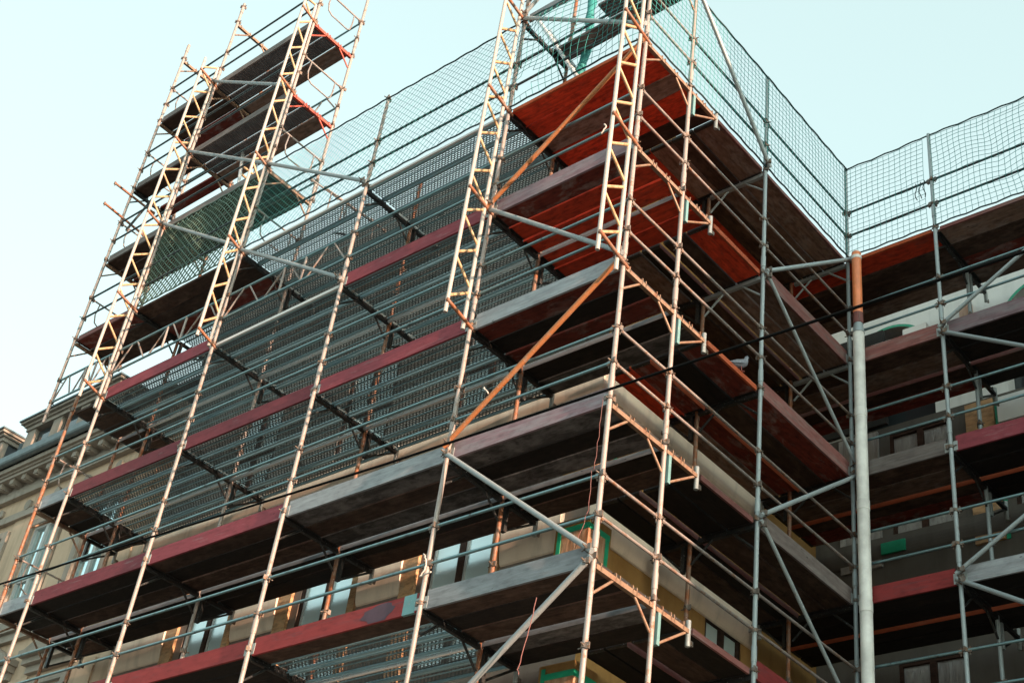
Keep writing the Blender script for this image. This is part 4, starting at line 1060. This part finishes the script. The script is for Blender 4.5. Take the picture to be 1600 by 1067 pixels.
# pigeon on the deck edge
def pigeon(loc, yaw):
    root = empty('pigeon', loc); tag(root, 'grey pigeon perched on the orange deck edge', 'bird')
    c, s = math.cos(yaw), math.sin(yaw); L = Vector(loc)
    T = lambda x, y, z: L + Vector((c * x - s * y, s * x + c * y, z))
    # body, neck and head as one lofted surface from tail to brow
    prof = [(-.185, .070, .012, .030), (-.14, .078, .030, .034), (-.09, .095, .048, .044), (-.03, .118, .062, .058), (.03, .142, .062, .062), (.07, .170, .050, .052),
            (.088, .205, .034, .038), (.092, .235, .027, .030), (.098, .262, .026, .028), (.112, .278, .021, .022), (.128, .283, .010, .011)]
    mb = MB(); n = 14; base = len(mb.v); pr = prof
    for i, (x, z, rz, ry) in enumerate(pr):
        x0, z0 = (pr[i - 1][0], pr[i - 1][1]) if i else (x - .01, z); x1, z1 = (pr[i + 1][0], pr[i + 1][1]) if i < len(pr) - 1 else (x + .01, z)
        d = Vector((x1 - x0, 0, z1 - z0)).normalized(); up = Vector((-d.z, 0, d.x))
        for k in range(n):
            t = 2 * math.pi * k / n; q = Vector((x, 0, z)) + up * (rz * math.cos(t)) + Vector((0, ry * math.sin(t), 0)); mb.v.append(T(*q))
    for i in range(len(pr) - 1):
        for k in range(n):
            k2 = (k + 1) % n; A = base + i * n; mb.face([A + k, A + n + k, A + n + k2, A + k2], [(0, 0)] * 4, True)
    mb.face([base + k for k in range(n)], [(0, 0)] * n); mb.face([base + (len(pr) - 1) * n + k for k in range(n)][::-1], [(0, 0)] * n)
    mb.build('body', 'feather_grey', root)
    for sg in (-1, 1):
        w = MB(); ring = [(.055, .155), (.03, .178), (-.04, .150), (-.12, .108), (-.20, .068), (-.13, .072), (-.05, .085), (.02, .110)]
        w.prism([T(x, sg * (.060 if x > -.06 else .042 - .1 * (-.06 - x)), z) for x, z in ring], Vector((-s * sg * .010, c * sg * .010, 0))); w.build('wing', 'aluminium' if sg > 0 else 'feather_grey', root)
        f = MB().tube(T(.005, sg * .025, .085), T(.012, sg * .027, .006), .006, 6)
        for tx, ty in ((.045, 0), (.035, .018), (.035, -.018), (-.02, 0)): f.tube(T(.012, sg * .027, .006), T(.012 + tx, sg * .027 + ty, .003), .004, 5)
        f.build('foot', 'bird_foot', root)
        MB().tube(T(.110, sg * .022, .272), T(.110, sg * .027, .273), .005, 8).build('eye', 'beak_dark', root)
    MB().tube(T(.128, 0, .280), T(.156, 0, .270), .008, 8, .002).build('beak', 'beak_dark', root)
    t = MB(); t.prism([T(-.16, -.025, .078), T(-.27, -.032, .048), T(-.27, .032, .048), T(-.16, .025, .078)], (0, 0, -.012)); t.build('tail', 'feather_dark', root)
pigeon((-.03, 2.62, 4.0), 1.15)

# ------------------------------------------------------------------ light
SUN_EL, SUN_AZ = math.radians(6.5), math.radians(-4)     # azimuth from +X towards +Y
sd = Vector((math.cos(SUN_EL) * math.cos(SUN_AZ), math.cos(SUN_EL) * math.sin(SUN_AZ), math.sin(SUN_EL)))
ld = bpy.data.lights.new('sun', 'SUN'); ld.energy = 2.2; ld.angle = math.radians(.5); ld.color = (1.0, .66, .47)
lo = bpy.data.objects.new('sun', ld); COL.objects.link(lo); lo.location = sd * 40; lo.rotation_euler = sd.to_track_quat('Z', 'Y').to_euler()
w = bpy.data.worlds.new('World'); scene.world = w; w.use_nodes = True; t = w.node_tree; t.nodes.clear()
sky = t.nodes.new('ShaderNodeTexSky'); sky.sky_type = 'NISHITA'; sky.sun_disc = False
sky.sun_elevation = SUN_EL; sky.sun_rotation = math.pi / 2 - SUN_AZ; sky.altitude = 200; sky.air_density = 1.0; sky.dust_density = 1.5; sky.ozone_density = 1.0
hs = t.nodes.new('ShaderNodeHueSaturation'); hs.inputs['Saturation'].default_value = .42
t.links.new(sky.outputs[0], hs.inputs['Color'])
tint = t.nodes.new('ShaderNodeMixRGB'); tint.blend_type = 'MULTIPLY'; tint.inputs[0].default_value = 1; tint.inputs[2].default_value = (.87, 1.05, 1.0, 1)
t.links.new(hs.outputs[0], tint.inputs[1])
bg = t.nodes.new('ShaderNodeBackground'); bg.inputs['Strength'].default_value = .15
haze = t.nodes.new('ShaderNodeMixRGB'); haze.inputs[0].default_value = .56; haze.inputs[2].default_value = (1.17, 1.50, 1.43, 1)
t.links.new(tint.outputs[0], haze.inputs[1]); t.links.new(haze.outputs[0], bg.inputs['Color'])
wo = t.nodes.new('ShaderNodeOutputWorld'); t.links.new(bg.outputs[0], wo.inputs['Surface'])
vs = scene.view_settings; scene.display_settings.display_device = 'sRGB'
vs.view_transform = 'Standard'; vs.look = 'None'; vs.gamma = 1; vs.exposure = 2.25; vs.use_curve_mapping = False

# ------------------------------------------------------------------ camera
cam = bpy.data.cameras.new('camera'); co = bpy.data.objects.new('camera', cam); COL.objects.link(co)
Rr = ((0.759550347076017, 0.6383706507576987, 0.12476450820603655), (-0.30303950660541423, 0.5170225163727552, -0.8005340561149982), (-0.5755435063425258, 0.570237345159694, 0.5861561587940322))
mm = Matrix(((Rr[0][0], -Rr[1][0], -Rr[2][0], 8.296873729862293), (Rr[0][1], -Rr[1][1], -Rr[2][1], -9.887122014344115), (Rr[0][2], -Rr[1][2], -Rr[2][2], -6.734388208759077), (0, 0, 0, 1)))
co.matrix_world = mm
cam.sensor_width = 36; cam.lens = 2160.905 / 1600 * 36; cam.clip_start = .1; cam.clip_end = 3000
scene.camera = co
scene.cycles.max_bounces = 6; scene.cycles.transparent_max_bounces = 16
dups = {k: v for k, v in LABELS.items() if len(v) > 1}
if dups: print('DUPLICATE LABELS', dups)
for k in LABELS:
    n = len(k.split())
    if n < 4 or n > 16: print('LABEL LENGTH', n, k)
